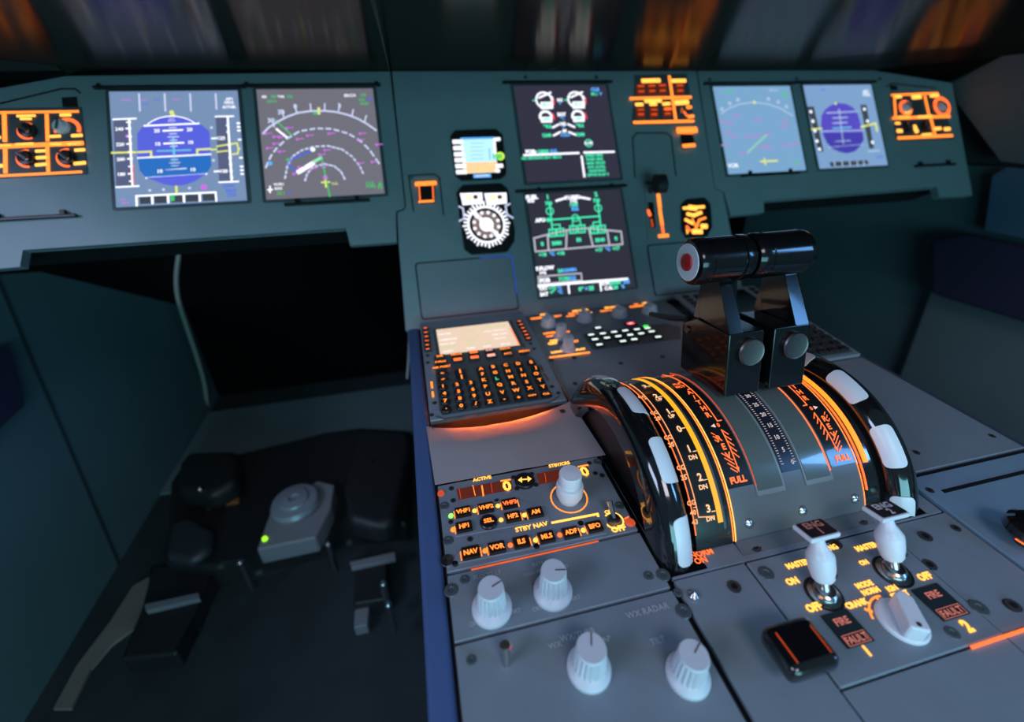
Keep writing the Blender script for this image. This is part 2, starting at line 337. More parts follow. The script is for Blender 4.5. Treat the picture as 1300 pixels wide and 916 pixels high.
d.line(WS, [(83, 285), (235, 278)], 9); d.line(WS, [(103, 746), (255, 738)], 9); d.line(WS, [(190, 285), (215, 740)], 10)
d.line(WS, [(780, 265), (900, 262)], 9); d.line(WS, [(805, 712), (935, 707)], 9); d.line(WS, [(862, 268), (890, 705)], 11)
for tx, y in (('240', 350), ('220', 455), ('200', 556), ('180', 658)): d.text(WS, tx, 125+(y-350)*.05, y, 22, .03); d.line(WS, [(172+(y-350)*.05, y-3), (200+(y-350)*.05, y-5)], 9)
for y in (303, 400, 505, 605, 705): d.line(WS, [(178+(y-350)*.05, y), (202+(y-350)*.05, y)], 8)
d.line(RDS, [(215, 600), (222, 735)], 8); d.dot(MG, 178, 398, 10); d.dot(MG, 700, 745, 20)
for tx, x, y in (('120', 820, 412), ('100', 838, 637)): d.text(WS, tx, x, y, 24, .03); d.line(WS, [(x-65, y+2), (x-35, y)], 9)
for y in (325, 370, 460, 545, 590, 635, 680): d.line(WS, [(855+(y-325)*.08, y), (868+(y-325)*.08, y)], 8)
for y in (310, 335, 360, 422, 545, 605, 630, 655): d.line(WS, [(930+(y-310)*.075, y), (940+(y-310)*.075, y)], 11)
for x in (258, 432, 606, 780): d.line(LWS, [(x, 112), (x+6, 225 if x != 780 else 212)], 9)
for tx, x, y in (('SPEED', 172, 152), ('ALT', 298, 152), ('NAV', 515, 148)): d.text(MG, tx, x, y, 16, 0)
d.text(BLS, 'G/S', 380, 152, 16, 0); d.text(BLS, 'LOC', 305, 178, 16, 0)
for tx, y in (('AP1', 145), ('1FD2', 170), ('A/THR', 200)): d.text(WS, tx, 872, y, 20, .03)
d.line(WS, [(243, 870), (240, 806), (780, 780), (785, 838)], 10)
for x in (347, 455, 562, 670): d.line(WS, [(x, 806-(x-250)*.05), (x+3, 860-(x-250)*.05)], 11)
d.line(GR, [(487, 805), (489, 830)], 18); d.text(BLS, 'QNH', 870, 738, 22, .02); d.text(BLS, '1013', 885, 770, 24, .03); d.text(BLS, 'STD', 890, 800, 22, .02)
d.text(MG, 'ILS', 150, 828, 16, .01); d.text(MG, '109.5', 165, 852, 16, .01)
for x in (332, 425, 602): d.dot(LWS, x, 768-(x-332)*.06, 9)
d.dot(LWS, 752, 340, 9); d.dot(LWS, 765, 563, 9)
d.done(t, s)
# --- left navigation display
t, s, b = display([(65, 136), (648, 132), (699, 655), (112, 684)], Z2, 'grey navigation map screen with white arcs on the left panel, second screen from the left', panelmat('nd_glow', (.165, .165, .20)))
d = Draw(Z2, k1, .0024)
d.line(LWS, [(98, 356), (125, 327), (170, 298), (220, 272), (270, 254), (330, 245), (400, 243), (460, 249), (520, 263), (570, 283), (615, 308), (660, 340)], 8)
for x, y, a in ((140, 300, 0), (190, 252, 3), (257, 228, 6), (333, 222, 0), (405, 220, 0), (478, 222, 2), (547, 250, 0), (612, 280, 0)):
    d.line(LWS, [(x, y-12), (x+(400-x)*.05, y+22)], 6)
for tx, x, y in (('0', 258, 222), ('3', 478, 218), ('33', 188, 250), ('30', 138, 292)): d.text(LWS, tx, x, y, 24, .04)
def dashed(pts, m, w, L, gp):
    import itertools
    out = []; n = 60; P = []
    for i in range(len(pts)-1):
        for q in range(12): P.append((pts[i][0]+(pts[i+1][0]-pts[i][0])*q/12, pts[i][1]+(pts[i+1][1]-pts[i][1])*q/12))
    P.append(pts[-1]); acc = 0; cur = [P[0]]; on = True
    for a, b_ in zip(P, P[1:]):
        acc += math.hypot(b_[0]-a[0], b_[1]-a[1]); cur.append(b_)
        if acc > (L if on else gp):
            if on: d.line(m, [cur[0], cur[-1]], w)
            on = not on; acc = 0; cur = [b_]
dashed([(112, 525), (135, 470), (165, 430), (215, 383), (280, 345), (360, 331), (440, 333), (520, 356), (580, 390), (630, 440), (675, 505), (685, 530)], LWS, 8, 20, 18)
dashed([(207, 578), (218, 520), (245, 470), (290, 440), (350, 422), (420, 418), (490, 435), (540, 470), (580, 520), (603, 570)], LWS, 8, 9, 12)
dashed([(307, 590), (318, 555), (345, 525), (400, 508), (450, 518), (485, 545), (508, 590)], LWS, 8, 9, 11)
d.line(GR, [(388, 470), (430, 670)], 6); d.line(WS, [(275, 548), (345, 505)], 20); d.line(em('pale_green_symbol', (.35, .8, .5), 1), [(350, 498), (385, 478)], 14)
d.line(BLS, [(345, 440), (232, 487), (225, 510), (262, 548)], 7); d.line(WS, [(165, 335), (215, 375)], 9); d.line(GR, [(160, 290), (240, 365)], 5); d.dot(WS, 345, 436, 12); d.dot(CY, 132, 505, 11); d.dot(GR, 222, 487, 8)
for x, y in ((110, 357), (150, 373), (178, 375), (150, 408), (118, 430), (178, 447), (268, 385), (318, 367), (425, 357), (580, 357), (570, 390), (662, 412), (640, 498), (570, 505), (405, 440), (250, 558), (275, 525), (335, 532), (215, 330), (378, 462)): d.dot(MG, x, y, 7); d.line(MG, [(x+8, y-1), (x+30, y-3)], 4)
d.ring(MG, 400, 515, 12, 5); d.dot(MG, 408, 576, 12); d.line(YS, [(390, 600), (428, 598)], 7); d.line(YS, [(408, 590), (411, 622)], 8); d.text(YS, '0.0L', 456, 606, 14, .01); d.line(YS, [(375, 232), (376, 256)], 12); d.line(GR, [(352, 258), (366, 254)], 8)
for m_, tx, x, y, h in ((WS, 'GS', 103, 174, 14), (GR, '345', 150, 173, 14), (WS, 'TAS', 187, 173, 13), (GR, '356', 230, 172, 14), (GR, '120/12', 140, 196, 13), (WS, 'EKCH', 530, 167, 16), (GR, '135', 597, 165, 15), (GR, '12.6', 590, 188, 14), (BLS, 'NM', 627, 187, 12), (GR, '09:35', 602, 208, 14), (WS, 'VOR1', 175, 610, 14), (WS, 'KAS', 175, 630, 14), (GR, '25.1', 185, 653, 16), (BLS, 'M', 232, 652, 12), (GR, '113', 630, 605, 20), (GR, 'VOR2', 635, 620, 14)): d.text(m_, tx, x, y, h, .02)
d.line(WS, [(132, 620), (132, 650)], 6); d.line(WS, [(122, 637), (143, 636)], 6); d.line(GR, [(680, 600), (672, 628)], 5); d.line(GR, [(680, 600), (688, 630)], 5)
d.done(t, s)
# --- upper centre display
t, s, b = display([(366, 120), (828, 112), (886, 574), (426, 600)], Z3, 'dark engine display screen with round white dials, upper of the two centre screens', panelmat('ewd_glow', (.033, .031, .055)))
Zu = Z(640, 95, 6.32, PAN); d = Draw(Zu, .00019, .0024)
for x, y in ((318, 210), (572, 206)):
    d.ring(WS, x, y, 68, 16, -10, 290, 28); d.fill(WS, [(x-30, y+15), (x+72, y+12), (x+72, y+68), (x-25, y+72)]); d.text(GS, '86.4', x+15, y+36, 26, .03); d.line(GS, [(x-90, y+3), (x-60, y)], 9); d.line(WS, [(x-40, y-20), (x+50, y-60)], 14); d.line(RDS, [(x+74, y-8), (x+80, y+28)], 12); d.line(WS, [(x+62, y-22), (x+68, y-10)], 14)
for x, y in ((332, 345), (590, 340)):
    d.ring(WS, x, y, 50, 20, 0, 200, 20); d.fill(WS, [(x-42, y), (x+52, y-3), (x+52, y+42), (x-38, y+45)]); d.text(GS, '642', x+5, y+18, 26, .03); d.line(RDS, [(x+55, y-25), (x+68, y+15)], 13); d.text(GS, 'I', x-5, y-35, 16, .04)
for x, y, t1, t2 in ((443, 215, 'N1', '%'), (458, 330, 'EGT', '°C'), (470, 405, 'N2', '%'), (482, 465, 'FF', 'KG/H')):
    d.text(WS, t1, x, y-6, 28, .06); d.text(CY, t2, x+5, y+24, 24, .05)
for a in (((388, 428), (435, 403)), ((510, 402), (560, 425)), ((395, 492), (445, 465)), ((518, 465), (570, 486))): d.line(WS, a, 14)
for tx, x, y in (('98.2', 345, 420), ('98.2', 602, 412), ('1240', 340, 491), ('1240', 608, 484)): d.text(GS, tx, x, y, 28, .07)
d.text(CY, 'CLB', 725, 125, 30, .06); d.text(GS, '90.1', 717, 162, 26, .05); d.text(CY, '%', 773, 162, 28, .05); d.ring(GS, 674, 553, 30, 10, 0, 360, 20); d.text(WS, 'FLAPS', 674, 553, 20, .05)
d.line(WS, [(158, 650), (592, 632)], 15); d.line(WS, [(640, 628), (875, 622)], 15); d.line(WS, [(618, 660), (640, 820)], 15)
d.text(WS, 'FOB:', 212, 622, 30, .07); d.text(GS, '10800', 310, 620, 28, .06); d.text(CY, 'KG', 394, 618, 28, .06)
d.text(GS, 'NO SMOKING SEAT BELTS', 298, 670, 22, .05, .92)
for i, tx in enumerate(('SPEED BRK', 'PARK BRK', 'GND SPLRS', 'APU AVAIL', 'IGNITION', 'GPWS FLAP 3')): d.text(GS, tx, 718+(i*6), 650+i*31, 23, .05)
d.done(t, s)
# --- lower centre display
t, s, b = display([(432, 66), (896, 44), (964, 527), (492, 580)], Z4, 'dark fuel system screen with green lines, lower of the two centre screens', panelmat('sd_glow', (.030, .029, .046)))
Zv = Z(660, 230, 5.91, PAN); d = Draw(Zv, .0002, .0024); W2 = em('grey_symbol', (.5, .52, .58), 1)
d.line(W2, [(103, 430), (205, 403), (345, 370), (510, 355), (650, 370), (755, 380), (765, 475), (545, 492), (345, 510), (115, 530)], 11, True)
for a in (((205, 403), (213, 520)), ((348, 372), (343, 508)), ((512, 358), (545, 490)), ((650, 372), (668, 482))): d.line(W2, a, 12)
for x, y in ((240, 390), (300, 385), (395, 365), (458, 360), (552, 367), (610, 362)): d.line(GS, [(x-24, y-25), (x+24, y-28), (x+26, y+25), (x-22, y+28)], 10, True); d.line(GS, [(x, y-14), (x+2, y+14)], 9)
d.line(GS, [(222, 180), (240, 365)], 11); d.line(GS, [(580, 160), (602, 340)], 11); d.line(GS, [(190, 295), (595, 265)], 11)
d.ring(GS, 222, 228, 28, 9); d.ring(GS, 583, 205, 28, 9); d.ring(GS, 413, 278, 26, 9); d.dot(GS, 212, 293, 18)
d.line(GS, [(248, 330), (296, 328), (298, 355)], 9); d.line(GS, [(545, 345), (547, 312), (590, 308)], 9); d.line(GS, [(390, 285), (394, 335)], 9); d.line(GS, [(445, 283), (452, 330)], 9)
for m_, tx, x, y, h in ((GS, '1', 205, 122, 34), (GS, '2', 566, 102, 34), (GS, '730', 213, 170, 26), (GS, '720', 570, 148, 26), (WS, 'FUEL', 88, 124, 30), (WS, 'KG', 80, 150, 26), (WS, 'F.USED', 393, 125, 28), (WS, '1+2', 400, 152, 26), (GS, '1450', 402, 180, 24), (CY, 'KG', 410, 210, 28), (WS, 'APU', 148, 296, 28), (GS, '0', 165, 473, 30), (GS, '3580', 273, 467, 28), (GS, '50', 438, 442, 28), (GS, '3540', 597, 443, 28), (GS, '0', 716, 432, 30), (GS, '+18', 168, 553, 26), (CY, '°C', 238, 547, 26), (GS, '+18', 303, 543, 26), (GS, '+17', 590, 518, 26), (CY, '°C', 655, 511, 26), (GS, '+17', 718, 506, 26),
    (WS, 'F.FLOW', 187, 654, 28), (WS, '1+2', 170, 688, 24), (GS, '24', 298, 673, 26), (CY, 'KG/MIN', 365, 668, 24), (WS, 'FOB', 185, 745, 30), (GS, '7170', 325, 735, 28), (CY, 'KG', 390, 728, 28), (WS, 'TAT', 172, 806, 26), (GS, '+12', 240, 802, 26), (CY, '°C', 292, 800, 24), (WS, 'SAT', 180, 848, 26), (GS, '+9', 242, 834, 26), (CY, '°C', 298, 832, 24), (GS, '09', 456, 810, 30), (CY, 'H', 495, 806, 22), (GS, '35', 532, 803, 30), (WS, 'G.W.', 640, 768, 24), (GS, '58400', 710, 763, 26), (CY, 'KG', 795, 755, 26), (WS, 'C.G.', 662, 802, 26), (GS, '28', 714, 797, 26), (CY, '%', 768, 791, 26)): d.text(m_, tx, x, y, h, .07)
d.line(WS, [(272, 150), (330, 132)], 15); d.line(WS, [(455, 125), (518, 137)], 15)
d.line(W2, [(135, 718), (455, 692), (462, 745), (140, 775)], 10, True); d.line(WS, [(140, 785), (800, 735)], 17); d.line(WS, [(360, 780), (367, 840)], 12); d.line(WS, [(598, 765), (606, 820)], 12)
d.done(t, s)
# --- right navigation display
k5 = .0005
t, s, b = display([(78, 128), (376, 122), (438, 450), (135, 472)], Z5, 'pale blue navigation map screen on the right panel, beside the centre panel', panelmat('nd_right_glow', (.20, .39, .62)))
d = Draw(Z5, k5, .0024); PW = em('faint_white_symbol', (.42, .56, .78), 1); PM = em('faint_magenta_symbol', (.42, .26, .62), 1)
d.line(PW, [(108, 232), (140, 210), (180, 195), (230, 188), (290, 195), (340, 212), (385, 240)], 4)
for x, y in ((110, 215), (140, 192), (172, 178), (292, 175), (330, 187), (362, 205)): d.dot(PW, x, y, 7)
for x, y in ((115, 262), (165, 242), (140, 272), (130, 305), (155, 322), (210, 322), (250, 255), (355, 262), (355, 282), (360, 355), (395, 350), (122, 355), (270, 362), (292, 366), (195, 385), (240, 320), (285, 312)): d.line(PM, [(x-12, y+1), (x+14, y-1)], 5)
d.line(em('faint_green_symbol', (.3, .62, .5), 1), [(210, 385), (285, 315)], 6); d.line(YS, [(275, 408), (280, 432)], 4); d.line(YS, [(262, 420), (326, 417)], 5); d.dot(YS, 237, 188, 6)
for m_, tx, x, y, h in ((GR, '345 356', 135, 148, 9), (PW, 'EKCH', 312, 141, 10), (GR, '12.6', 352, 150, 11), (GR, '09:35', 358, 165, 9), (WS, 'VOR', 153, 436, 14), (GR, '113', 400, 424, 12)): d.text(m_, tx, x, y, h, .02)
d.done(t, s)
# --- right primary flight display
t, s, b = display([(430, 122), (693, 117), (761, 434), (495, 446)], Z5, 'pale blue flight attitude screen with purple ball on the right panel, rightmost of the screens', panelmat('pfd_right_glow', (.21, .37, .62)))
d = Draw(Z5, k5, .0024); PU = em('faint_attitude_ball', (.10, .075, .56), 1); PG = em('faint_attitude_ground', (.06, .05, .42), 1)
import math as _m
ctr = (578, 290)
bl = [(500, 240), (515, 215), (540, 198), (565, 191), (595, 194), (622, 207), (640, 228), (650, 260), (662, 310), (665, 335), (650, 362), (630, 380), (600, 388), (570, 382), (540, 368), (520, 345), (508, 320), (498, 280)]
d.fill(PU, bl); d.fill(PG, [(507, 312), (662, 308), (665, 335), (650, 362), (630, 380), (600, 388), (570, 382), (540, 368), (520, 345)], .0001)
for p in ([(500, 302), (662, 298)], [(520, 230), (640, 224)], [(530, 365), (660, 352)], [(545, 250), (600, 247)], [(545, 270), (600, 267)], [(555, 342), (612, 338)]): d.line(PW, p, 4)
d.line(MATS['cyan_bar'], [(545, 290), (615, 286)], 5); d.line(PW, [(568, 215), (585, 350)], 4)
d.fill(MATS['dial_dark'], [(445, 205), (470, 205), (508, 380), (488, 382)]); d.fill(MATS['dial_dark'], [(652, 198), (676, 198), (705, 368), (688, 370)]); d.fill(MATS['dial_dark'], [(532, 422), (680, 415), (686, 430), (536, 440)])
for x, y in ((458, 225), (466, 262), (474, 300), (482, 340), (492, 372), (668, 215), (680, 262), (700, 345)): d.dot(WS, x, y, 6)
for x in (550, 580, 610, 640, 665): d.line(PW, [(x, 420), (x+2, 436)], 4)
d.line(YS, [(462, 293), (500, 291)], 5); d.line(YS, [(655, 285), (712, 270), (718, 300)], 6); d.dot(YS, 555, 193, 5)
for tx, x, y in (('AP1', 672, 145), ('1FD2', 676, 158)): d.text(WS, tx, x, y, 11, .02)
d.line(PW, [(685, 380), (725, 377)], 5); d.text(BLS, '1013', 728, 402, 12, .02); d.text(BLS, 'G/S', 505, 140, 9, .01)
d.done(t, s)

# ------------------------------------------------------------------ small panels on the main panels
ZI = Z(560, 150, 5.09, PAN)
def octplate(pts, th, name='bezel', h0=.0004, h1=.005, m=black): return th.part(name, MB().poly(pts, h0, h1, .0008, 1), m)
t = Thing('standby_horizon_display', 'small square standby horizon display with a bright cyan and orange picture', 'instrument', PAN, (*ZI(240, 240), 0))
octplate([ZI(*p) for p in [(60, 125), (90, 88), (350, 78), (395, 115), (420, 340), (415, 375), (380, 398), (135, 410), (95, 380)]], t)
sc_ = t.part('screen', MB().poly([ZI(*p) for p in [(122, 145), (335, 142), (368, 358), (145, 368)]], .005, .0056), em('cyan_white_sky', (.50, .85, 1), 1.15))
d = Draw(ZI, .00022, .0062)
d.fill(em('orange_ground_symbol', (1, .62, .32), 1.15), [(140, 298), (358, 293), (368, 358), (146, 368)]); d.line(CY, [(128, 146), (335, 140)], 12)
for y in (165, 205, 245, 282, 320, 358): d.line(WS, [(85+(y-165)*.12, y+1), (128+(y-165)*.12, y)], 26)
d.line(WS, [(345, 150), (368, 148)], 22); d.line(WS, [(340, 165), (345, 235)], 16); d.line(WS, [(360, 320), (385, 318)], 24); d.line(WS, [(355, 350), (365, 350)], 22)
d.dot(em('lime_symbol', (.7, 1, .1), 1.1), 378, 257, 30); d.text(GR, '100', 362, 260, 34, .06); d.fill(CY, [(205, 374), (318, 370), (320, 392), (207, 397)]); d.text(WS, '1013/29.92', 262, 383, 15, .01)
for y in (175, 200, 225, 250, 275): d.line(MATS['cyan_bar'], [(190, y), (270, y-2)], 3)
d.line(CY, [(308, 210), (313, 275)], 6); d.text(ORY, '10', 320, 305, 14); d.text(ORY, '20 30 40', 265, 348, 14); d.done(t, sc_)
t = Thing('heading_gauge', 'round white compass gauge with a toothed rim, below the standby horizon display', 'gauge', PAN, (*ZI(290, 660), 0))
octplate([ZI(*p) for p in [(100, 490), (140, 440), (385, 428), (430, 465), (475, 740), (470, 800), (425, 868), (195, 885), (150, 850)]], t)
dl = t.part('dial', MB().cyl(*ZI(290, 695), .0255, .005, .0056, n=40), black)
d = Draw(ZI, .00022, .0062); cx, cy = ZI(290, 695)
BRN = em('brown_scale_symbol', (.25, .18, .16), 1); d.ring(BRN, 290, 695, 76, 40, 0, 360, 40); d.dot(WS, 290, 695, 50)
mm = d.g(WS)
for i in range(36):
    a = R_(i*10); r1 = .0325 if i % 3 else .0345
    mm.seg((cx+.0275*math.cos(a), cy+.0275*math.sin(a)), (cx+r1*math.cos(a), cy+r1*math.sin(a)), .0028, .0063)
d.ring(WS, 290, 695, 122, 14, 0, 360, 40)
for i in range(12):
    a = R_(i*30+15); mm.disc(cx+.0185*math.cos(a), cy+.0185*math.sin(a), .0027, .0066, 8)
d.line(WS, [(212, 620), (368, 772)], 26)
for x0 in (120, 275): d.fill(WS, [(x0, 495), (x0+142, 490), (x0+147, 560), (x0+18, 572)]); d.text(em('strong_yellow_symbol', (1, .9, .02), 1.1), '12', x0+55, 523, 30, .05); d.fill(black if False else DKR, [(x0+85, 508), (x0+112, 506), (x0+114, 530), (x0+87, 532)], .0003)
for a in (((115, 580), (140, 592), (148, 655)), ((118, 672), (150, 655)), ((438, 563), (412, 575), (422, 635)), ((458, 652), (425, 632))): d.line(LWS, a, 10)
d.done(t, dl)
# orange single switch left of gauges
t = Thing('guarded_switch', 'small square switch glowing orange, alone on the left edge of the centre panel', 'switch', PAN, (*hit(541, 246, PAN), 0))
groove(t, [hit(*p, PAN) for p in [(525, 268), (519, 223), (551, 221), (558, 226), (563, 272)]], .0018, 'outline')
octplate([hit(*p, PAN) for p in [(530, 235), (552, 234), (552, 258), (533, 259)]], t, 'button')
d = Draw(Z2, k1, .0055); d.line(OR, [(865, 612), (952, 607)], 20); d.line(ORR, [(875, 625), (880, 690)], 5); d.line(ORR, [(943, 620), (946, 685)], 5); d.line(OR, [(878, 700), (945, 696)], 10); d.done(t)
screw(t, *hit(523, 226, PAN), .0005, .002); screw(t, *hit(558, 228, PAN), .0005, .002)
# landing gear / autobrake panel
ZK = Z(785, 85, 4.069, PAN)
t = Thing('gear_indicator_panel', 'upper orange lit button panel right of the engine display, crossed by glowing bars', 'switch panel', PAN, (*ZK(220, 180), 0))
t.part('faceplate', MB().poly([ZK(*p) for p in [(80, 45), (350, 38), (392, 295), (70, 300), (85, 80)]], .0003, .0016), darkpaint)
for x, y in ((112, 122), (168, 120), (222, 118), (312, 118)):
    bt = t.part('button', MB().poly([ZK(x-24, y-28), ZK(x+22, y-28), ZK(x+24, y+26), ZK(x-22, y+28)], .0016, .004, .0004, 1), DKR)
    d = Draw(ZK, .00035, .0042); d.line(ORD, [(x-14, y-15), (x+12, y-16)], 7); d.line(ORD, [(x-10, y+12), (x+12, y+11)], 7); d.done(t, bt)
for x, y in ((110, 240), (178, 240), (248, 236)):
    bt = t.part('button', MB().poly([ZK(x-24, y-26), ZK(x+22, y-28), ZK(x+24, y+26), ZK(x-20, y+28)], .0016, .004, .0004, 1), DKR)
    d = Draw(ZK, .00035, .0042); d.line(ORD if x < 200 else ORR, [(x-12, y-12), (x+14, y-13)], 10 if x > 200 else 6); d.line(ORD, [(x-10, y+12), (x+12, y+11)], 8); d.done(t, bt)
d = Draw(ZK, .00035, .0024, .8)
for a, wd, m_ in ((((62, 167), (368, 160)), 17, OR), (((80, 290), (382, 283)), 17, OR), (((260, 55), (292, 270)), 17, OR), (((125, 76), (205, 74)), 24, ORY), (((278, 76), (338, 75)), 22, ORY), (((92, 198), (118, 197)), 20, ORY), (((140, 180), (212, 178)), 22, ORY), (((165, 196), (188, 195)), 20, ORY), (((232, 195), (258, 193)), 20, ORY), (((298, 188), (350, 185)), 30, ORY), (((355, 212), (368, 211)), 20, OR), (((362, 260), (380, 258)), 20, OR), (((325, 222), (350, 255)), 12, ORR)): d.line(m_, a, wd)
d.done(t)
t.part('toggle', MB().tube([(*ZK(315, 245), .002), (*ZK(318, 238), .012)], [.0016, .0026]), metal)
t = Thing('guarded_switch', 'small square orange lit switch below the right end of the gear indicator panel', 'switch', PAN, (*ZK(350, 375), 0))
octplate([ZK(*p) for p in [(318, 352), (378, 348), (388, 418), (328, 425)]], t, 'button')
d = Draw(ZK, .00035, .0055); d.line(OR, [(305, 336), (385, 333)], 26); d.line(OR, [(330, 416), (380, 412)], 16); d.line(ORR, [(322, 350), (372, 350)], 8); d.done(t)
# landing gear lever
t = Thing('landing_gear_lever', 'black knobbed landing gear lever in its upright slot beside an orange arrow', 'lever', PAN, (*ZK(215, 620), 0))
t.part('slot_plate', MB().poly([ZK(*p) for p in [(130, 560), (258, 552), (300, 860), (275, 885), (150, 890)]], .0003, .0012), paint)
t.part('slot', MB().poly([ZK(*p) for p in [(150, 700), (178, 700), (190, 830), (165, 835)]], .001, .0016), black)
kx, ky = Z(785, 85, 4.069, PAN, .030)(212, 605)
t.part('shaft', MB().tube([(kx, ky, 0), (kx, ky, .03)], .004), dmetal)
lw = MB().cyl(0, 0, .0135, -.008, .008, n=28); lw.v = [(kx+v[2], ky+v[0]*1.1, .032+v[1]*.8) for v in lw.v]
t.part('wheel_knob', lw, mat('lever_black', (.012, .012, .014), .55))
t.part('side_pin', MB().tube([(*ZK(132, 606), .006), (*ZK(180, 606), .006)], .0014), black)
d = Draw(ZK, .00035, .0022, .85); d.line(OR, [(204, 665), (211, 725)], 20); d.line(OR, [(212, 745), (222, 810)], 18); d.line(ORR, [(220, 800), (228, 855)], 14); d.line(OR, [(210, 875), (250, 872)], 18); d.line(ORR, [(152, 745), (160, 765)], 16); d.line(ORD, [(168, 790), (174, 825)], 8); d.done(t)
t = Thing('brake_pressure_gauge', 'octagonal brake pressure gauge with orange needles and glowing numerals', 'gauge', PAN, (*ZK(390, 790), 0))
octplate([ZK(*p) for p in [(320, 720), (350, 688), (440, 680), (468, 710), (478, 830), (450, 880), (345, 885), (325, 850)]], t)
d = Draw(ZK, .00035, .0056, .8)
for a, wd in ((((330, 735), (430, 728)), 17), (((362, 732), (386, 735)), 30), (((350, 765), (380, 772), (415, 758)), 20), (((340, 795), (372, 812)), 18), (((390, 840), (408, 795), (438, 785)), 13), (((372, 790), (392, 835)), 10), (((425, 828), (440, 828)), 28), (((380, 855), (415, 855)), 28)): d.line(ORY if wd > 16 else OR, a, wd)
d.line(ORR, [(345, 830), (358, 848)], 16); d.text(ORY, '3', 345, 855, 20, .03); d.done(t)

# ------------------------------------------------------------------ side lighting panels with knobs
def toggle_knob(th, X, Y, r, h, m, parent=None, a=.6):
    p = th.part('knob', MB().lathe(X, Y, [(0, .001), (r, .001), (r*.95, h*.6), (r*.6, h*.7), (r*.55, h), (0, h)], 20), m, parent)
    th.part('knob_pointer', MB().box(X-r*.18, X+r*.18, Y-r*.8, Y+r*.8, h*.95, h*1.1, .0004).map(lambda x, y, z: (X+(x-X)*math.cos(a)-(y-Y)*math.sin(a), Y+(x-X)*math.sin(a)+(y-Y)*math.cos(a), z)), metal, p)
t = Thing('lighting_panel', 'orange lit knob panel at the far left end of the left instrument panel', 'switch panel', PAN, (-.46, -.07, 0))
t.part('faceplate', MB().poly([(-.54, -.022), (-.397, -.022), (-.3945, -.113), (-.54, -.114)], .0003, .0016), darkpaint)
t.part('label_socket', MB().poly([Z1(315, 178), Z1(388, 173), Z1(392, 222), Z1(320, 225)], .0005, .003, .0006, 1), black)
d = Draw(Z1, k1, .0026, .8)
for a, wd in ((((-60, 254), (395, 247)), 14), (((-60, 425), (415, 405)), 26), (((-60, 572), (412, 548)), 14), (((30, 265), (34, 390)), 22), (((242, 265), (246, 390)), 18), (((35, 425), (37, 548)), 20), (((245, 420), (250, 545)), 18)): d.line(OR, a, wd)
for a, wd in ((((-20, 418), (60, 415)), 14), (((92, 412), (170, 408)), 14), (((265, 412), (310, 410)), 16), (((350, 410), (405, 406)), 16), (((98, 270), (180, 268)), 14), (((115, 284), (160, 284)), 14), (((315, 265), (355, 264)), 18), (((262, 372), (305, 370)), 16), (((372, 368), (412, 366)), 18), (((192, 445), (232, 443)), 16), (((195, 478), (235, 476)), 18), (((192, 514), (236, 510)), 18), (((388, 440), (425, 438)), 18), (((385, 507), (428, 503)), 20), (((-5, 378), (8, 377)), 14), (((-5, 520), (15, 518)), 20)): d.line(ORY, a, wd)
d.ring(ORR, 145, 345, 36, 10, 60, 300); d.ring(ORR, 345, 335, 48, 16, -20, 200); d.ring(ORR, 145, 482, 40, 9, 80, 280); d.ring(ORR, 345, 478, 42, 9, 80, 280); d.done(t)
for x, y, m_ in ((150, 345, black), (318, 325, knobm), (145, 482, black), (345, 478, black), (-40, 335, black)): toggle_knob(t, *Z1(x, y), .0095, .010, m_, a=.8 if m_ is black else -.2)
t = Thing('lighting_panel', 'orange lit knob panel at the right end of the right instrument panel', 'switch panel', PAN, (.98, -.065, 0))
t.part('faceplate', MB().poly([Z5(*p) for p in [(770, 150), (965, 145), (1020, 330), (798, 338)]], .0003, .0016), darkpaint)
t.part('label_socket', MB().poly([Z5(772, 122), Z5(795, 122), Z5(798, 140), Z5(775, 140)], .0005, .003, .0006, 1), black)
d = Draw(Z5, k5, .0026, .72)
for a, wd in ((((775, 160), (955, 152)), 10), (((782, 250), (1000, 243)), 15), (((802, 328), (1010, 318)), 15), (((905, 165), (922, 240)), 14), (((928, 250), (945, 318)), 16), (((785, 160), (790, 240)), 12)): d.line(OR, a, wd)
for a, wd in ((((790, 165), (808, 164)), 20), (((860, 168), (885, 166)), 22), (((930, 162), (955, 160)), 18), (((805, 247), (845, 246)), 14), (((880, 246), (930, 243)), 14), (((865, 285), (872, 300)), 24), (((945, 292), (965, 290)), 16), (((985, 293), (1000, 292)), 18), (((800, 300), (812, 300)), 18), (((792, 270), (805, 270)), 12), (((830, 225), (845, 225)), 18), (((895, 315), (930, 312)), 10)): d.line(ORY, a, wd)
d.ring(ORR, 830, 210, 26, 9); d.ring(ORR, 972, 205, 34, 13); d.done(t)
for x, y, m_ in ((830, 208, knobm), (970, 205, knobm), (835, 285, black), (905, 285, black)): toggle_knob(t, *Z5(x, y), .010, .009, m_)
# ================================================================== PEDESTAL
t = Thing('pedestal', 'grey centre pedestal between the footwells with a blue padded left edge', 'pedestal', PED, (.265, 0, F0))
t.part('body', MB().box(0.001, .528, -.52, .292, F0+.001, -.024, .002, 1).box(.001, .528, .094, .292, -.025, -.004).box(.1485, .528, -.52, .0945, -.025, -.004).box(.001, .149, -.52, -.0004, -.025, -.004), black)
t.part('edge_bumper', MB().box(-.0165, -.0005, -.52, .305, F0+.001, .0005, .004, 3), bumper)
t.part('edge_bumper', MB().box(.5285, .540, -.52, .305, F0+.001, -.002, .003, 2), mat('dark_bumper', (.05, .06, .09), .5))
t.part('side_rail', MB().box(.0003, .0035, -.50, .08, -.0038, -.0005), dmetal)
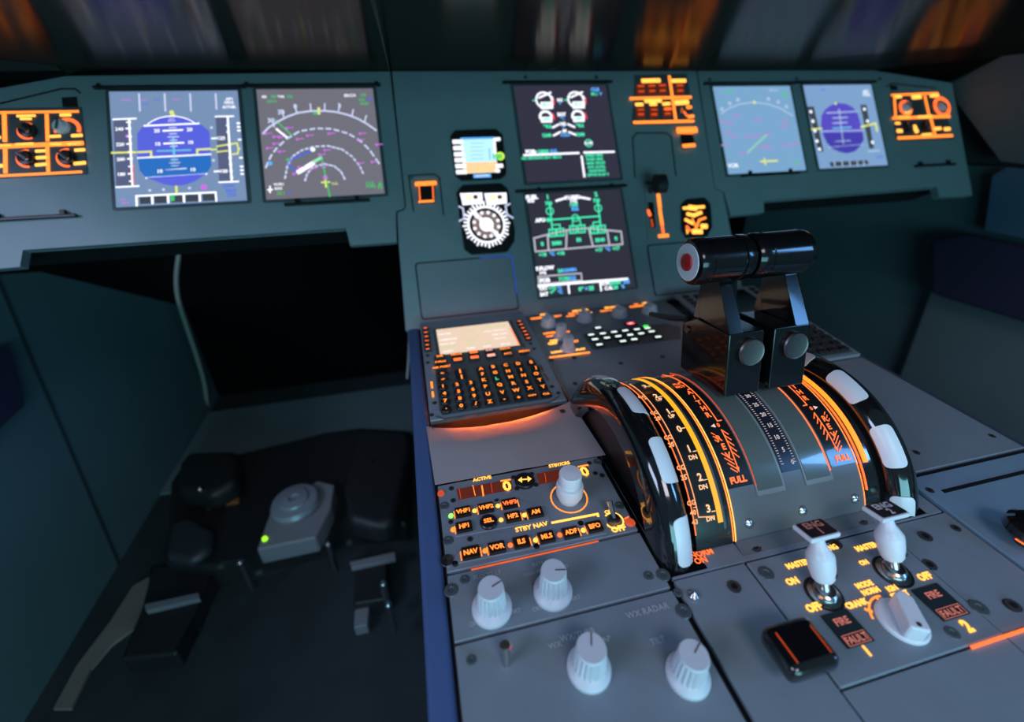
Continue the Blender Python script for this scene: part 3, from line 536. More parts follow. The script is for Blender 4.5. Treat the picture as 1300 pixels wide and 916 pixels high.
# ---- control display unit (left MCDU)
Z6 = Z(510, 380, 3.94, MCF); ZT = Z(510, 380, 3.94, MCF, .003)
km = .00024
t = Thing('flight_management_keypad', 'flight management keypad with orange lit letter keys and bright cream screen, front left of pedestal', 'keypad', MCF, (.073, .095, 0))
t.part('faceplate', MB().poly([(.001, .0005), (.145, .0005), (.1455, .06), (.1455, .196), (.001, .196)], -.0035, .0012, .0006, 1), pedpaint)
t.part('key_surround', MB().poly([Z6(*p) for p in [(160, 295), (545, 250), (580, 262), (660, 300), (745, 480), (740, 500), (205, 585), (190, 560)]], .0008, .0019), darkpaint)
fr = [(173, 160), (531, 119), (592, 240), (190, 286)]; P = [Z6(*q) for q in fr]
t.part('screen_frame', MB().poly([(P[0][0]-.004, P[3][1]-.002), (P[2][0]+.006, P[2][1]-.002), (P[1][0]+.006, P[1][1]+.004), (P[0][0]-.004, P[1][1]+.004)], .001, .0022, .0004, 1), darkpaint)
s = t.part('screen', MB().poly([(P[0][0], P[3][1]), (P[2][0], P[3][1]), (P[1][0], P[1][1]), (P[0][0], P[1][1])], .002, .0032), em('cream_screen', (.88, .66, .50), 1.0))
d = Draw(Z6, km, .0035); PKW = em('pale_violet_symbol', (.95, .93, 1), 1.15); PGS = em('pale_green_text', (.52, .78, .30), 1)
for m_, tx, x, y, h in ((PGS, 'ACT F-PLN', 460, 148, 15), (PKW, 'FROM', 215, 184, 14), (PGS, 'SF1820', 345, 172, 12), (PKW, 'UTC SPD/ALT', 470, 166, 12), (PKW, 'LEMANS', 235, 210, 14), (PGS, '1440', 380, 192, 12), (PKW, '250/ 5000', 490, 184, 12), (PKW, 'BRG148°', 232, 232, 12), (PGS, '12NM', 350, 218, 12), (PKW, '"/FL120', 490, 205, 12), (PGS, 'ROMEO', 232, 250, 14), (PKW, 'DEST', 235, 270, 13), (PKW, 'TIME', 345, 255, 12), (PKW, 'DIST', 430, 245, 12), (PKW, 'EFOB', 520, 233, 12), (PGS, '1512', 345, 238, 12), (PGS, '118', 430, 228, 12)): d.text(m_, tx, x, y, h, .03, 1.25)
d.done(t, s)
t.part('screen_edge_light', MB().seg(Z6(543, 155), Z6(588, 238), .0012, .0038), ORR)
def key(px, py, tx, w=.0104, h=.0090, lit=OR, th=.0050, sx=1, zf=Z6, mth=None):
    X, Y = Z6(px, py)
    kb = t.part('key', MB().box(X-w/2, X+w/2, Y-h/2, Y+h/2, .0015, .0045, .0011, 2), black)
    if tx: t.part('key_legend', MB().text(tx, X, Y, th, .0047, .035, sx), lit, kb)
for row in (['A397,361', 'B458,351', 'C520,343', 'D583,335', 'E647,328'], ['F405,388', 'G467,380', 'H532,373', 'I597,366', 'J669,357'], ['K413,417', 'L477,410', 'M545,402', 'N609,394', 'O672,386'], ['P420,450', 'Q490,442', 'R560,434', 'S625,427', 'T690,418'], ['U432,488', 'V503,480', 'W572,469', 'X640,458', 'Y706,451'], ['Z441,526', '-514,515', '+585,505']):
    for q in row: x, y = q[1:].split(','); key(int(x), int(y), q[0], lit=GS if q[0] in 'L' else OR)
key(653, 495, 'OVFY', lit=OR, th=.0026, w=.0115); key(722, 487, 'CLR', th=.0028, w=.0115)
for q in ('1208,449', '2278,440', '3346,431', '4215,485', '5286,475', '6357,464', '7220,522', '8292,510', '9363,498', '.225,562', '0299,547', '/372,536'):
    x, y = q[1:].split(','); X, Y = Z6(int(x), int(y))
    kb = t.part('key', MB().lathe(X, Y, [(0, .0015), (.0054, .0015), (.0054, .0038), (.0046, .0046), (0, .0046)], 18), black)
    t.part('key_legend', MB().text(q[0], X, Y, .0050, .0048, .04), OR, kb)
for tx, x, y in (('DIR', 193, 298), ('PROG', 275, 289), ('PERF', 360, 277), ('INIT', 440, 267), ('DATA', 518, 260), ('F-PLN', 195, 326), ('RAD NAV', 281, 314), ('FUEL', 365, 303), ('SEC', 448, 293), ('ATC', 530, 285), ('MENU', 612, 273), ('AIR PORT', 200, 353), ('<-', 205, 384), ('->', 208, 414)):
    key(x, y, None, w=.0125, h=.0076); X, Y = Z6(x, y)
    lt = OR if tx not in ('INIT', 'SEC') else em('pink_light', (1, .45, .36), 1.3)
    t.part('key_legend', MB().poly([(X-.0048, Y-.0024), (X+.0048, Y-.0024), (X+.0048, Y+.0024), (X-.0048, Y+.0024)], .0044, .0048) if tx in ('RAD NAV', 'FUEL', 'SEC', 'PERF') else MB().text(tx, X, Y, .0034, .0048, .04, 1.0), lt if tx not in ('RAD NAV', 'FUEL', 'PERF') else ORR)
for x, y in ((293, 374), (301, 402)): key(x, y, None, w=.0118, h=.0095); X, Y = Z6(x, y); t.part('key_legend', MB().seg((X, Y-.0028), (X, Y+.0028), .0017, .0048), OR)
for i in range(6):
    key(120+i*2.4, 157+i*21, None, w=.0085, h=.006); X, Y = Z6(120+i*2.4, 157+i*21); t.part('key_legend', MB().seg((X-.0016, Y), (X+.0016, Y), .0013, .0048), ORR)
    key(588+i*9, 122+i*17, None, w=.0085, h=.006); X, Y = Z6(588+i*9, 122+i*17); t.part('key_legend', MB().seg((X-.0016, Y), (X+.0016, Y), .0013, .0048), ORR)
for p, q in (((150, 420), (153, 447)), ((155, 470), (158, 492)), ): t.part('status_light', MB().seg(Z6(*p), Z6(*q), .0022, .0022), OR)
for p, q in (((693, 335), (707, 365)), ((712, 380), (735, 410))): t.part('status_light', MB().seg(Z6(*p), Z6(*q), .0014, .0022), mat('unlit_red_print', (.25, .04, .03), .5))
for x, y in ((165, 522), (150, 582), (752, 440), (783, 472), (130, 320), (130, 285), (645, 225), (662, 250)): X, Y = Z6(x, y); hole(t, X, Y, .0013, .0024)
t.part('front_lip', MB().path([Z6(175, 590), Z6(215, 603), Z6(740, 520), Z6(785, 490)], .0016, .0019), darkpaint)
t.part('near_lip', MB().box(.001, .145, .0002, .0018, -.0042, .0005, .0003, 1), darkpaint)
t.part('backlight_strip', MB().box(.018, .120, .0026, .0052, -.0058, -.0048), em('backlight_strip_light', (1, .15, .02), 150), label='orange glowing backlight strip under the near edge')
# ---- paper
pp = []; nx, ny = 18, 12
TLp, TRp, BRp, BLp = hit(541, 541, PED, .001), hit(724, 509, PED, .001), hit(769, 575, PED, .003), hit(552, 613, PED, .003)
t = Thing('paper_sheet', 'creased grey sheet lying over the gap between the keypad and the radio panel', 'paper', PED, (.07, .04, 0))
m1 = MB(); vs = []
for j in range(ny+1):
    for i in range(nx+1):
        u, v = i/nx, j/ny
        x = (TLp[0]*(1-u)+TRp[0]*u)*(1-v)+(BLp[0]*(1-u)+BRp[0]*u)*v; y = (TLp[1]*(1-u)+TRp[1]*u)*(1-v)+(BLp[1]*(1-u)+BRp[1]*u)*v
        z = .0012+.0012*math.sin(u*3.1)*math.sin(v*2.6)+(.0012*max(0, 1-abs(u-.47)*18))*(1-.4*v)-(.0085*max(0, 1-v*2.0)**1.6*math.sin(math.pi*u)**.6)
        y -= .006*math.sin(math.pi*min(1, u*1.05))*(1-v)**3
        vs.append((x, y, z))
fs = [(j*(nx+1)+i, j*(nx+1)+i+1, (j+1)*(nx+1)+i+1, (j+1)*(nx+1)+i) for j in range(ny) for i in range(nx)]
N = len(vs); vs += [(x, y, z-.0004) for x, y, z in vs]; fs += [tuple(i+N for i in f[::-1]) for f in fs]
edge = [i for i in range(nx+1)]+[(j+1)*(nx+1)-1 for j in range(1, ny+1)]+[ny*(nx+1)+i for i in range(nx-1, -1, -1)]+[j*(nx+1) for j in range(ny-1, 0, -1)]
fs += [(edge[i], edge[(i+1) % len(edge)], edge[(i+1) % len(edge)]+N, edge[i]+N) for i in range(len(edge))]
t.part('sheet', m1.add(vs, fs), paperm)
# ---- radio management panel
Z7 = Z(530, 570, 4.333, PED); kr = .000175
def ztop(h): return .0012
t = Thing('radio_panel', 'radio tuning panel with amber frequency windows and double white knob, below the paper sheet', 'radio panel', PED, (.073, -.04, 0))
t.part('faceplate', MB().poly([(.0015, -.0795), (.1445, -.0795), (.1445, -.0008), (.0015, -.0008)], -.0035, .0012, .0006, 1), pedpaint)
t.part('key_surround', MB().poly([Z7(*p) for p in [(190, 345), (525, 270), (715, 335), (725, 395), (210, 490)]], .0008, .0017, .0003, 1), pedpaint)
t.part('key_surround', MB().poly([Z7(*p) for p in [(155, 650), (1040, 470), (1045, 380), (1030, 372), (340, 480), (345, 520), (240, 555)]], .0008, .0016, .0003, 1), pedpaint)
A = t.part('frequency_window', MB().poly([Z7(*p) for p in [(215, 228), (510, 172), (525, 228), (228, 285)]], .0012, .0018), DKR)
B = t.part('frequency_window', MB().poly([Z7(*p) for p in [(652, 142), (930, 92), (952, 145), (670, 200)]], .0012, .0018), DKR)
d = Draw(Z7, kr, .0019); d.text(ORY, '0', 492, 211, 56, .04); d.line(OR, [(462, 183), (508, 176)], 8); d.line(OR, [(305, 207), (318, 262)], 3); d.line(OR, [(355, 210), (363, 262)], 6); d.line(ORD, [(405, 195), (412, 245)], 2); d.line(ORD, [(230, 225), (240, 280)], 2); d.done(t, A)
d = Draw(Z7, kr, .0019); d.text(ORY, '0', 918, 131, 56, .04); d.line(OR, [(885, 105), (935, 95)], 8); d.line(ORD, [(700, 140), (708, 190)], 2); d.done(t, B)
tb = t.part('transfer_button', MB().lathe(*Z7(590, 183), [(0, .001), (.0086, .001), (.0086, .003), (.0076, .0038), (0, .0038)], 24), black)
d = Draw(Z7, kr, .0039); d.line(ORY, [(563, 186), (617, 181)], 6); d.fill(ORY, [(553, 188), (574, 170), (576, 202)]); d.fill(ORY, [(628, 180), (605, 166), (607, 198)]); d.done(t, tb)
d = Draw(Z7, kr, .0014)
d.text(ORY, 'ACTIVE', 355, 168, 19, .04); d.text(ORY, 'STBY/CRS', 780, 90, 19, .04, .95); d.text(ORY, 'STBY NAV', 628, 433, 22, .04); d.text(ORY, 'OFF', 1105, 443, 26, .05); d.text(ORY, 'ON', 1052, 350, 18, .04)
d.line(ORY, [(365, 489), (545, 455)], 9); d.line(ORY, [(742, 410), (990, 362), (995, 380)], 9); d.ring(OR, 833, 272, 84, 6); d.ring(ORY, 1080, 398, 40, 7); d.line(ORR, [(1140, 388), (1158, 378)], 5); d.done(t)
def rkey(tx, x, y, w=.0122, h=.0090, lit=OR, edges='l'):
    X, Y = Z7(x, y); kb = t.part('button', MB().box(X-w/2, X+w/2, Y-h/2, Y+h/2, .0012, .0042, .0008, 2), mat('dark_amber_key', (.02, .012, .01), .35))
    m = MB().text(tx, X, Y-.0002, .0037, .0044, .045, .92)
    t.part('button_legend', m, lit, kb)
    e = MB()
    if 'l' in edges: e.seg((X-w/2-.0008, Y-h/2+.001), (X-w/2-.0008, Y+h/2-.002), .0007, .0022)
    if 'r' in edges: e.seg((X+w/2+.0008, Y-h/2+.001), (X+w/2+.0008, Y+h/2-.002), .0007, .0022)
    if e.v: t.part('button_edge_light', e, OR, kb)
for a in (('VHF1', 252, 358), ('VHF2', 378, 336), ('VHF3', 507, 312, .0122, .0090, ORR, 'lr'), ('HF1', 258, 440), ('HF2', 525, 385, .0122, .0090, OR, 'r'), ('AM', 648, 362), ('NAV', 295, 582, .0128, .0095, OR, 'lr'), ('VOR', 438, 555), ('ILS', 572, 525, .0122, .0090, OR, 'r'), ('MLS', 710, 497), ('ADF', 842, 472, .0122, .0090, OR, 'r'), ('BFO', 972, 440)): rkey(*a)
sl = t.part('select_button', MB().lathe(*Z7(392, 411), [(0, .001), (.0068, .001), (.0068, .003), (.006, .0038), (0, .0038)], 20), black); X, Y = Z7(392, 409)
t.part('button_legend', MB().text('SEL', X, Y, .0036, .004, .04), OR, sl)
for x, y, m_ in ((185, 373, em('green_led', (.25, 1, .1), 2)), (315, 347, ORY), (443, 320, ORY), (197, 449, OR), (460, 397, ORY), (588, 371, ORY), (396, 432, ORY), (373, 567, OR), (511, 536, ORR), (650, 508, ORY), (782, 480, ORR), (911, 454, ORY)): X, Y = Z7(x, y); t.part('indicator_light', MB().lathe(X, Y, [(0, .001), (.0021, .001), (.0018, .0022), (0, .0026)], 12), m_)
for x, y in ((130, 250), (1168, 408)): t.part('indicator_light', MB().lathe(*Z7(x, y), [(0, .001), (.003 if x < 500 else .0042, .001), (.0026, .0026), (0, .003)], 12), em('red_amber_lamp', (1, .12, .03), .6))
for x, y in ((187, 222), (197, 288), (528, 160), (547, 222), (437, 290), (628, 142), (652, 202), (1015, 150), (978, 138), (945, 82), (185, 405), (597, 392), (290, 500), (655, 540), (897, 413), (208, 637)): X, Y = Z7(x, y); hole(t, X, Y, .0013, .0022)
for x, y in ((148, 318), (170, 508), (1108, 316), (990, 75)): X, Y = Z7(x, y); screw(t, X, Y, .0012, .0040)
X, Y = Z7(165, 620); t.part('mounting_screw', MB().lathe(X, Y, [(0, .0012), (.0048, .0012), (.0045, .0024), (0, .0028)], 16), metal)
X, Y = Z7(833, 274)
kb = t.part('knob', MB().lathe(X, Y, [(0, .0012), (.0085, .0012), (.0088, .003), (.0106, .0065), (.0110, .0150), (.0104, .0168), (.0076, .0172), (.0076, .0182), (.0088, .0192), (.0091, .0275), (.0084, .0288), (0, .0292)], 40), white, label='white double knob')
X, Y = Z7(1080, 398); tg = t.part('toggle_switch', MB().lathe(X, Y, [(0, .001), (.0052, .001), (.0046, .004), (.003, .005), (0, .005)], 16), dmetal); t.part('toggle_tip', MB().tube([(X, Y, .004), (X-.001, Y+.009, .013)], [.0016, .0024]), metal, tg)
# ---- lamp dimmer panel
ZJ = Z(520, 660, 3.25, PED); kj = .00019
t = Thing('lamp_dimmer_panel', 'grey panel with two fluted white lamp dimmer knobs, just below the radio panel', 'control panel', PED, (.073, -.103, 0))
t.part('faceplate', MB().poly([(.0015, -.1245), (.1445, -.1245), (.1445, -.0815), (.0015, -.0815)], -.0035, .0012, .0006, 1), pedpaint)
d = Draw(ZJ, kj, .0014)
for tx, x, y, h in (('FLOOD LT', 322, 230, 15), ('INTEG LT', 555, 180, 15), ('MAIN PNL', 515, 222, 12), ('PED', 640, 195, 12), ('OFF', 268, 432, 14), ('BRT', 438, 380, 14), ('OFF', 527, 370, 14), ('BRT', 685, 325, 14)): d.text(labelw, tx, x, y, h, .02)
d.done(t, None, {labelw: 'grey_lettering'})
X, Y = ZJ(340, 368); knob(t, X, Y, .0012, .0128, .0083, .0215, a=.35); X, Y = ZJ(590, 300); knob(t, X, Y, .0012, .0128, .0083, .0225, a=-.2)
for x, y, r in ((228, 250, .0034), (172, 293, .0048), (985, 234, .0034), (1045, 230, .0048)): screw(t, *ZJ(x, y), .0012, r)
t.part('edge_glow_strip', MB().box(.018, .112, -.0812, -.0806, -.0004, .0011), em('thin_orange_light', (1, .15, .03), .9))
# ---- weather radar panel
t = Thing('radar_panel', 'grey weather radar panel with round white knobs, under the lamp dimmer panel at the bottom', 'control panel', PED, (.073, -.16, 0))
t.part('faceplate', MB().poly([(.0015, -.198), (.1445, -.198), (.1445, -.1262), (.0015, -.1262)], -.0035, .0012, .0006, 1), pedpaint)
d = Draw(ZJ, kj, .0014)
for tx, x, y, h in (('WX RADAR', 980, 378, 20), ('WX/TURB', 692, 478, 18), ('MAP', 800, 498, 17), ('TILT', 1022, 502, 18), ('SYS', 400, 522, 18), ('WX', 600, 520, 17)): d.text(labelw, tx, x, y, h, .02)
d.done(t, None, {labelw: 'grey_lettering'})
X, Y = ZJ(715, 545); knob(t, X, Y-.009, .0012, .0125, .0085, .0215, a=1.2); X, Y = ZJ(1112, 580); knob(t, X, Y-.008, .0012, .0120, .0083, .0215, a=.6)
X, Y = ZJ(408, 532); t.part('indicator_light', MB().lathe(X, Y, [(0, .001), (.0016, .001), (.0012, .002), (0, .002)], 10), RDS)
for x, y, r in ((1128, 380, .005), (1105, 303, .003)): screw(t, *ZJ(x, y), .0012, r)
screw(t, .010, -.136, .0012, .003)
X, Y = ZJ(400, 600); t.part('toggle_switch', MB().tube([(X, Y, .001), (X, Y+.003, .016)], [.002, .003]), metal)
# panel beyond the photo's lower edge
t = Thing('blank_panel', 'plain grey blanking panel at the very bottom left of the pedestal, below the radar panel', 'panel', PED, (.073, -.26, 0))
t.part('faceplate', MB().poly([(.0015, -.40), (.1445, -.40), (.1445, -.1995), (.0015, -.1995)], -.0035, .0012, .0006, 1), pedpaint)
for x, y in ((.010, -.21), (.136, -.21)): screw(t, x, y, .0012, .004)
# ---- centre column
t = Thing('centre_deck_plate', 'smooth grey deck plate under the throttle quadrant, between keypad and engine switches', 'cover plate', PED, (.265, .1, 0))
t.part('plate', MB().box(.1495, .3815, -.1195, .1715, -.0035, .0003, .0004, 1), pedpaint)
t.part('plate', MB().poly([(.1495, -.40), (.2035, -.40), (.2035, -.1205), (.1495, -.1205)], -.0035, .0004, .0004, 1), pedpaint)
for u, v in ((730, 487), (788, 461), (841, 453), (714, 522), (932, 745), (1180, 717), (1283, 769), (958, 694)): X, Y = hit(u, v, PED); hole(t, X, Y, .0004, .0042 if u > 900 else .003)
t.part('wheel_slot', MB().box(.1485, .1765, -.118, .082, .0002, .0007), void); t.part('wheel_slot', MB().box(.337, .3675, -.118, .082, .0002, .0007), void)
X, Y = ZJ(1170, 315); t.part('locking_pin', MB().lathe(X, Y, [(0, .0004), (.0035, .0004), (.0035, .0022), (.0015, .004), (0, .005)], 14), metal)
t.part('switch_plate_lettering', MB().text('NORM', *hit(890, 703, PED), .0042, .0012, .03).text('ON', *hit(889, 712, PED), .0042, .0012, .03), ORR)
# ---- ECAM control + switching panels
ZE = Z(650, 360, 5.088, PED); ke = .00022
t = Thing('switching_panel', 'narrow panel with four white knobs and orange text, at the centre panel foot', 'control panel', PED, (.26, .26, 0))
t.part('faceplate', MB().poly([(.1495, .2225), (.384, .2225), (.384, .293), (.1495, .293)], -.0035, .0012, .0006, 1), pedpaint)
d = Draw(ZE, ke, .0016)
for tx, x, y, h, m_ in (('NORM', 165, 228, 22, OR), ('ATT', 205, 205, 20, ORY), ('HDG', 290, 215, 20, OR), ('F/O 3', 395, 198, 20, OR), ('AIR DATA', 440, 178, 18, ORY), ('SWITCHING', 523, 152, 18, OR), ('CAPT 3', 605, 180, 18, OR), ('EIS DMC', 640, 158, 18, ORY), ('NORM', 378, 214, 14, OR), ('ECAM/ND', 815, 150, 20, OR), ('XFR', 800, 138, 14, OR), ('F/O', 500, 192, 16, ORY), ('XFR', 860, 130, 18, ORY)): d.text(m_, tx, x, y, h, .08)
d.done(t)
ZEk = Z(650, 360, 5.088, PED, .008)
for x, y in ((235, 238), (470, 208), (695, 180), (892, 158)):
    X, Y = ZEk(x, y); kb = t.part('knob', MB().lathe(X, Y, [(0, .001), (.0115, .001), (.012, .003), (.0105, .005), (.0095, .0125), (.008, .014), (0, .0142)], 24), knobm)
    t.part('knob_grip', MB().box(X-.0022, X+.0022, Y-.009, Y+.009, .013, .017, .001), knobm, kb)
t = Thing('system_page_panel', 'panel of small white lit buttons and two grey knobs, behind the throttle quadrant', 'keypad', PED, (.26, .2, 0))
t.part('faceplate', MB().poly([(.1495, .1725), (.384, .1725), (.384, .2215), (.1495, .2215)], -.0035, .0012, .0006, 1), pedpaint)
t.part('button_field', MB().poly([ZE(*p) for p in [(455, 335), (480, 325), (985, 262), (1085, 285), (1090, 362), (520, 432)]], .0008, .0017), darkpaint)
wl = em('white_key_light', (.85, 1, .95), 1.25)
for x, y in ((555, 298), (510, 343), (585, 335), (658, 325), (730, 316), (805, 308), (872, 300), (535, 373), (612, 363), (685, 353), (762, 344), (833, 335), (900, 322), (563, 407), (715, 385), (788, 373), (942, 357)):
    X, Y = ZE(x, y); kb = t.part('button', MB().box(X-.0064, X+.0064, Y-.0042, Y+.0042, .0012, .0035, .0006, 1), black); t.part('button_legend', MB().poly(rrect(X-.0042, X+.0042, Y-.0019, Y+.0019, .0012), .0034, .0038), wl, kb)
X, Y = ZE(765, 270); kb = t.part('button', MB().box(X-.0085, X+.0085, Y-.0055, Y+.0055, .0012, .0035, .0008), black); t.part('button_legend', MB().poly(rrect(X-.0055, X+.0055, Y-.003, Y+.003, .0015), .0034, .0038), em('red_key_light', (1, .06, .10), 1.5), kb); t.part('button_legend', MB().poly(rrect(X-.003, X+.003, Y-.0012, Y+.0012, .0008), .0037, .0041), em('pink_key_light', (1, .6, .6), 1.5), kb)
X, Y = ZE(862, 288); t.part('indicator_light', MB().poly(rrect(X-.0035, X+.0035, Y-.002, Y+.002, .001), .0034, .004), em('green_key_light', (.02, 1, .05), 1.5))
d = Draw(ZE, ke, .0016)
for tx, x, y, h, m_ in (('UPPER', 245, 325, 20, OR), ('DISPLAY', 265, 343, 16, OR), ('OFF', 270, 375, 20, ORY), ('BRT', 352, 318, 18, OR), ('OFF', 262, 392, 22, ORY), ('BRT', 405, 378, 20, OR), ('LOWER', 302, 445, 18, ORY), ('DISPLAY', 425, 432, 18, ORY)): d.text(m_, tx, x, y, h, .08)
d.line(OR, [(250, 482), (495, 450)], 14); d.line(ORY, [(300, 474), (440, 458)], 6); d.done(t)
for x, y in ((316, 350), (361, 428)): X, Y = ZE(x, y); knob(t, X, Y, .0012, .0105, .0068, .019, a=1.2)
for x, y in ((255, 497), (402, 482)): hole(t, *ZE(x, y), .0012, .003)
# second keypad, far right column
def small_keypad():
    t = Thing('flight_management_keypad', 'unlit flight management keypad on the right of the pedestal, mostly hidden behind the throttle levers', 'keypad', MCF, (.456, .095, 0))
    t.part('faceplate', MB().poly([(.3865, .0005), (.527, .0005), (.527, .196), (.3865, .196)], -.0035, .0015, .0006, 1), liner)
    t.part('key_surround', MB().poly([(.392, .006), (.521, .006), (.521, .112), (.392, .112)], .001, .0022), darkpaint)
    t.part('screen', MB().box(.412, .501, .125, .185, .001, .003), glassm)
    for r in range(8):
        for c in range(8): X = .400+c*.0162; Y = .014+r*.0128; t.part('key', MB().box(X-.006, X+.006, Y-.0042, Y+.0042, .002, .005, .001, 1), black)
    for r in range(6):
        for X in (.399, .515): t.part('key', MB().box(X-.0045, X+.0045, .128+r*.0105, .134+r*.0105, .0012, .0042, .0008, 1), black)
small_keypad()
ps = mat('pinkish_knob', (.5, .42, .48), .4)
t = Thing('deck_plate', 'large blank grey plate right of the right trim wheel on the pedestal', 'cover plate', PED, (.456, 0, 0))
t.part('plate', MB().box(.386, .5275, -.083, .080, -.0035, .0008, .0005, 1), pedpaint)
for u, v in ((1163, 575), (1259, 554)): hole(t, *hit(u, v, PED), .0008, .0028)
t.part('edge_strip', MB().box(.386, .5275, -.0865, -.0838, -.0035, -.001), black)
t = Thing('slotted_plate', 'narrow blue-lit plate with a long dark slot, below the large blank plate', 'cover plate', PED, (.456, -.1, 0))
t.part('plate', MB().box(.386, .5275, -.40, -.0875, -.0035, .0008, .0005, 1), mat('blue_lit_paint', (.18, .27, .36), .4, noise=.08))  # pedestal grey shifted bluer, the blue side light is in the colour
t.part('slot', MB().box(.4015, .522, -.1065, -.1035, .0006, .0013), black)
for u, v in ((1180, 623), (1213, 671)): hole(t, *hit(u, v, PED), .0008, .003)
X, Y = hit(1300, 690, PED); t = Thing('flap_lever_knob', 'round dark knob with red glow at the right edge of the pedestal', 'knob', PED, (X, Y, 0))
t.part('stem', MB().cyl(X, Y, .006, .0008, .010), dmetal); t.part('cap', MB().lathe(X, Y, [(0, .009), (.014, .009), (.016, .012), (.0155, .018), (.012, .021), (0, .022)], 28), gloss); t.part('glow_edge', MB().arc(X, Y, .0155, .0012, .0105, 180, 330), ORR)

# ================================================================== THROTTLE QUADRANT
QY, QZ, QR = -.0143, -.033, .0988
def cylmap(R0, x0, th0):           # flat (x, y, h) -> wrapped onto the drum; +y runs away from the viewer
    def f(x, y, h):
        a = R_(th0)-y/R0; r = R0+h; return (x0+x, QY+r*math.cos(a), QZ+r*math.sin(a))
    return f
def drum(x0, x1, r, a0, a1, th=.004, n=40):
    m = MB(); vs = []; fs = []
    for i in range(n+1):
        a = R_(a0+(a1-a0)*i/n)
        for x, rr in ((x0, r), (x1, r), (x1, r-th), (x0, r-th)): vs.append((x, QY+rr*math.cos(a), QZ+rr*math.sin(a)))
    for i in range(n):
        for j in range(4): k = (j+1) % 4; fs.append((4*i+j, 4*i+4+j, 4*i+4+k, 4*i+k))
    fs += [(0, 1, 2, 3), tuple(4*n+j for j in (3, 2, 1, 0))]
    return m.add(vs, fs)
t = Thing('throttle_quadrant', 'curved throttle quadrant with glowing orange scales, between the two trim wheels', 'throttle quadrant', PED, (.265, QY, 0))
quadm = mat('quadrant_grey', (.13, .13, .14), .32, noise=.08, scale=30)
strip = mat('legend_black', (.012, .012, .013), .22, coat=.5)
win = mat('smoked_window', (.10, .115, .11), .18, coat=.6)
t.part('drum', drum(.2065, .3215, QR, 20, 160), quadm)
t.part('drum_core', drum(.178, .345, QR-.006, 20, 160, .05), black)
t.part('trim_scale', drum(.1755, .2055, QR, 20, 159, .003), strip)
t.part('yellow_band', drum(.1945, .1985, QR+.0003, 55, 149, .0005), YB)
t.part('band_edge_line', drum(.1985, .2005, QR+.0002, 55, 152, .0004), mat('band_grey', (.08, .08, .09), .3))
t.part('edge_light', drum(.2048, .2056, QR+.0004, 40, 158, .0007), OR)
t.part('edge_light', drum(.2066, .2074, QR+.0003, 40, 160, .0007), ORY)
t.part('edge_light', drum(.3213, .3219, QR+.0004, 40, 157, .0007), OR)
t.part('scale_edge_light', drum(.1755, .1761, QR+.0004, 60, 152, .0007), ORR)
t.part('thrust_scale_plate', drum(.2080, .2290, QR+.0003, 20, 137, .0008), strip)
t.part('thrust_scale_plate', drum(.2985, .3205, QR+.0003, 20, 137, .0008), strip)
for a in (.2295, .2720):
    t.part('lever_slot_frame', drum(a, a+.0245, QR+.0008, 30, 142, .002), mat('slot_frame', (.22, .22, .23), .25))
    t.part('lever_slot_window', drum(a+.0015, a+.0225, QR+.0012, 30, 140, .0016), win)
    t.part('slot_glow_line', drum(a+(.0005 if a < .25 else .0232), a+(.0009 if a < .25 else .0240), QR+.0014, 60, 138, .0007), ORD if a < .25 else ORR)
t.part('centre_scale_plate', drum(.2552, .2708, QR+.0006, 20, 135, .0016), mat('scale_black', (.015, .016, .028), .3))
m = MB()
for i in range(0, 62):
    th = 131.5-i*1.13; big = (i % 5 == 0)
    for sx_, xx in ((1, .2565), (-1, .2695)):
        L = .0016 if not big else .0022
        m.add(*(lambda q: (q.v, q.f))(MB().box(min(0, sx_*L), max(0, sx_*L), -.00022, .00022, 0, .0001).map(cylmap(QR+.0007, xx, th))))
for i, lb in enumerate(('0', '5', '10', '15', '20', '25', '30', '35')):
    q = MB().text(lb, 0, 0, .0034, 0, .02).map(cylmap(QR+.0009, .2632 if i else .2665, 131.5-i*5*1.13)); m.add(q.v, q.f)
t.part('centre_scale_marks', m, em('soft_white_mark', (.75, .65, .65), .8))
# trim scale legends
def qtext(m, tx, x, th, h, bold=.03, R0=QR+.0006, sx=1): q = MB().text(tx, 0, 0, h, 0, bold, sx).map(cylmap(R0, x, th)); m.add(q.v, q.f)
def qseg(m, x0, th0, x1, th1, w=.0006, R0=QR+.0004):
    y1 = -(R_(th1)-R_(th0))*R0; n = max(1, int(abs(th1-th0)/3)); q = MB()
    for i in range(n): q.seg(((x1-x0)*i/n, y1*i/n), ((x1-x0)*(i+1)/n, y1*(i+1)/n), w, .0003)
    q.map(cylmap(R0, x0, th0)); m.add(q.v, q.f)
m = MB()
for tx, th in (('0', 108.5), ('1', 118), ('2', 130), ('3', 142.5), ('1', 98.5), ('2', 87), ('3', 76)): qtext(m, tx, .1885, th, .0052)
for tx, th in (('DN', 121.8), ('DN', 134), ('DN', 146.5), ('UP', 101.5), ('UP', 90)): qtext(m, tx, .1888, th, .0032, .03)
for th in (108.5, 119.5, 131.5, 144, 99, 88, 77): qseg(m, .1908, th, .1935, th, .0005)
t.part('trim_scale_numbers', m, em('peach_light', (1, .55, .30), 1.35))
m = MB(); qseg(m, .1797, 70, .1797, 145, .0006); qseg(m, .1797, 145, .192, 146, .0006)
for tx, th in (('CG', 111.5), ('30', 115), ('CG', 125), ('35', 129), ('CG', 139), ('40', 142.8), ('43', 146.5), ('CG', 98), ('25', 101.5), ('CG', 86)): qtext(m, tx, .1762 if tx != 'CG' else .1765, th, .0033, .03)
for th in (114, 128, 141, 101, 88): qseg(m, .1775, th, .1797, th, .0005)
t.part('gravity_scale', m, em('orange_print_light', (1, .34, .12), 1.5))
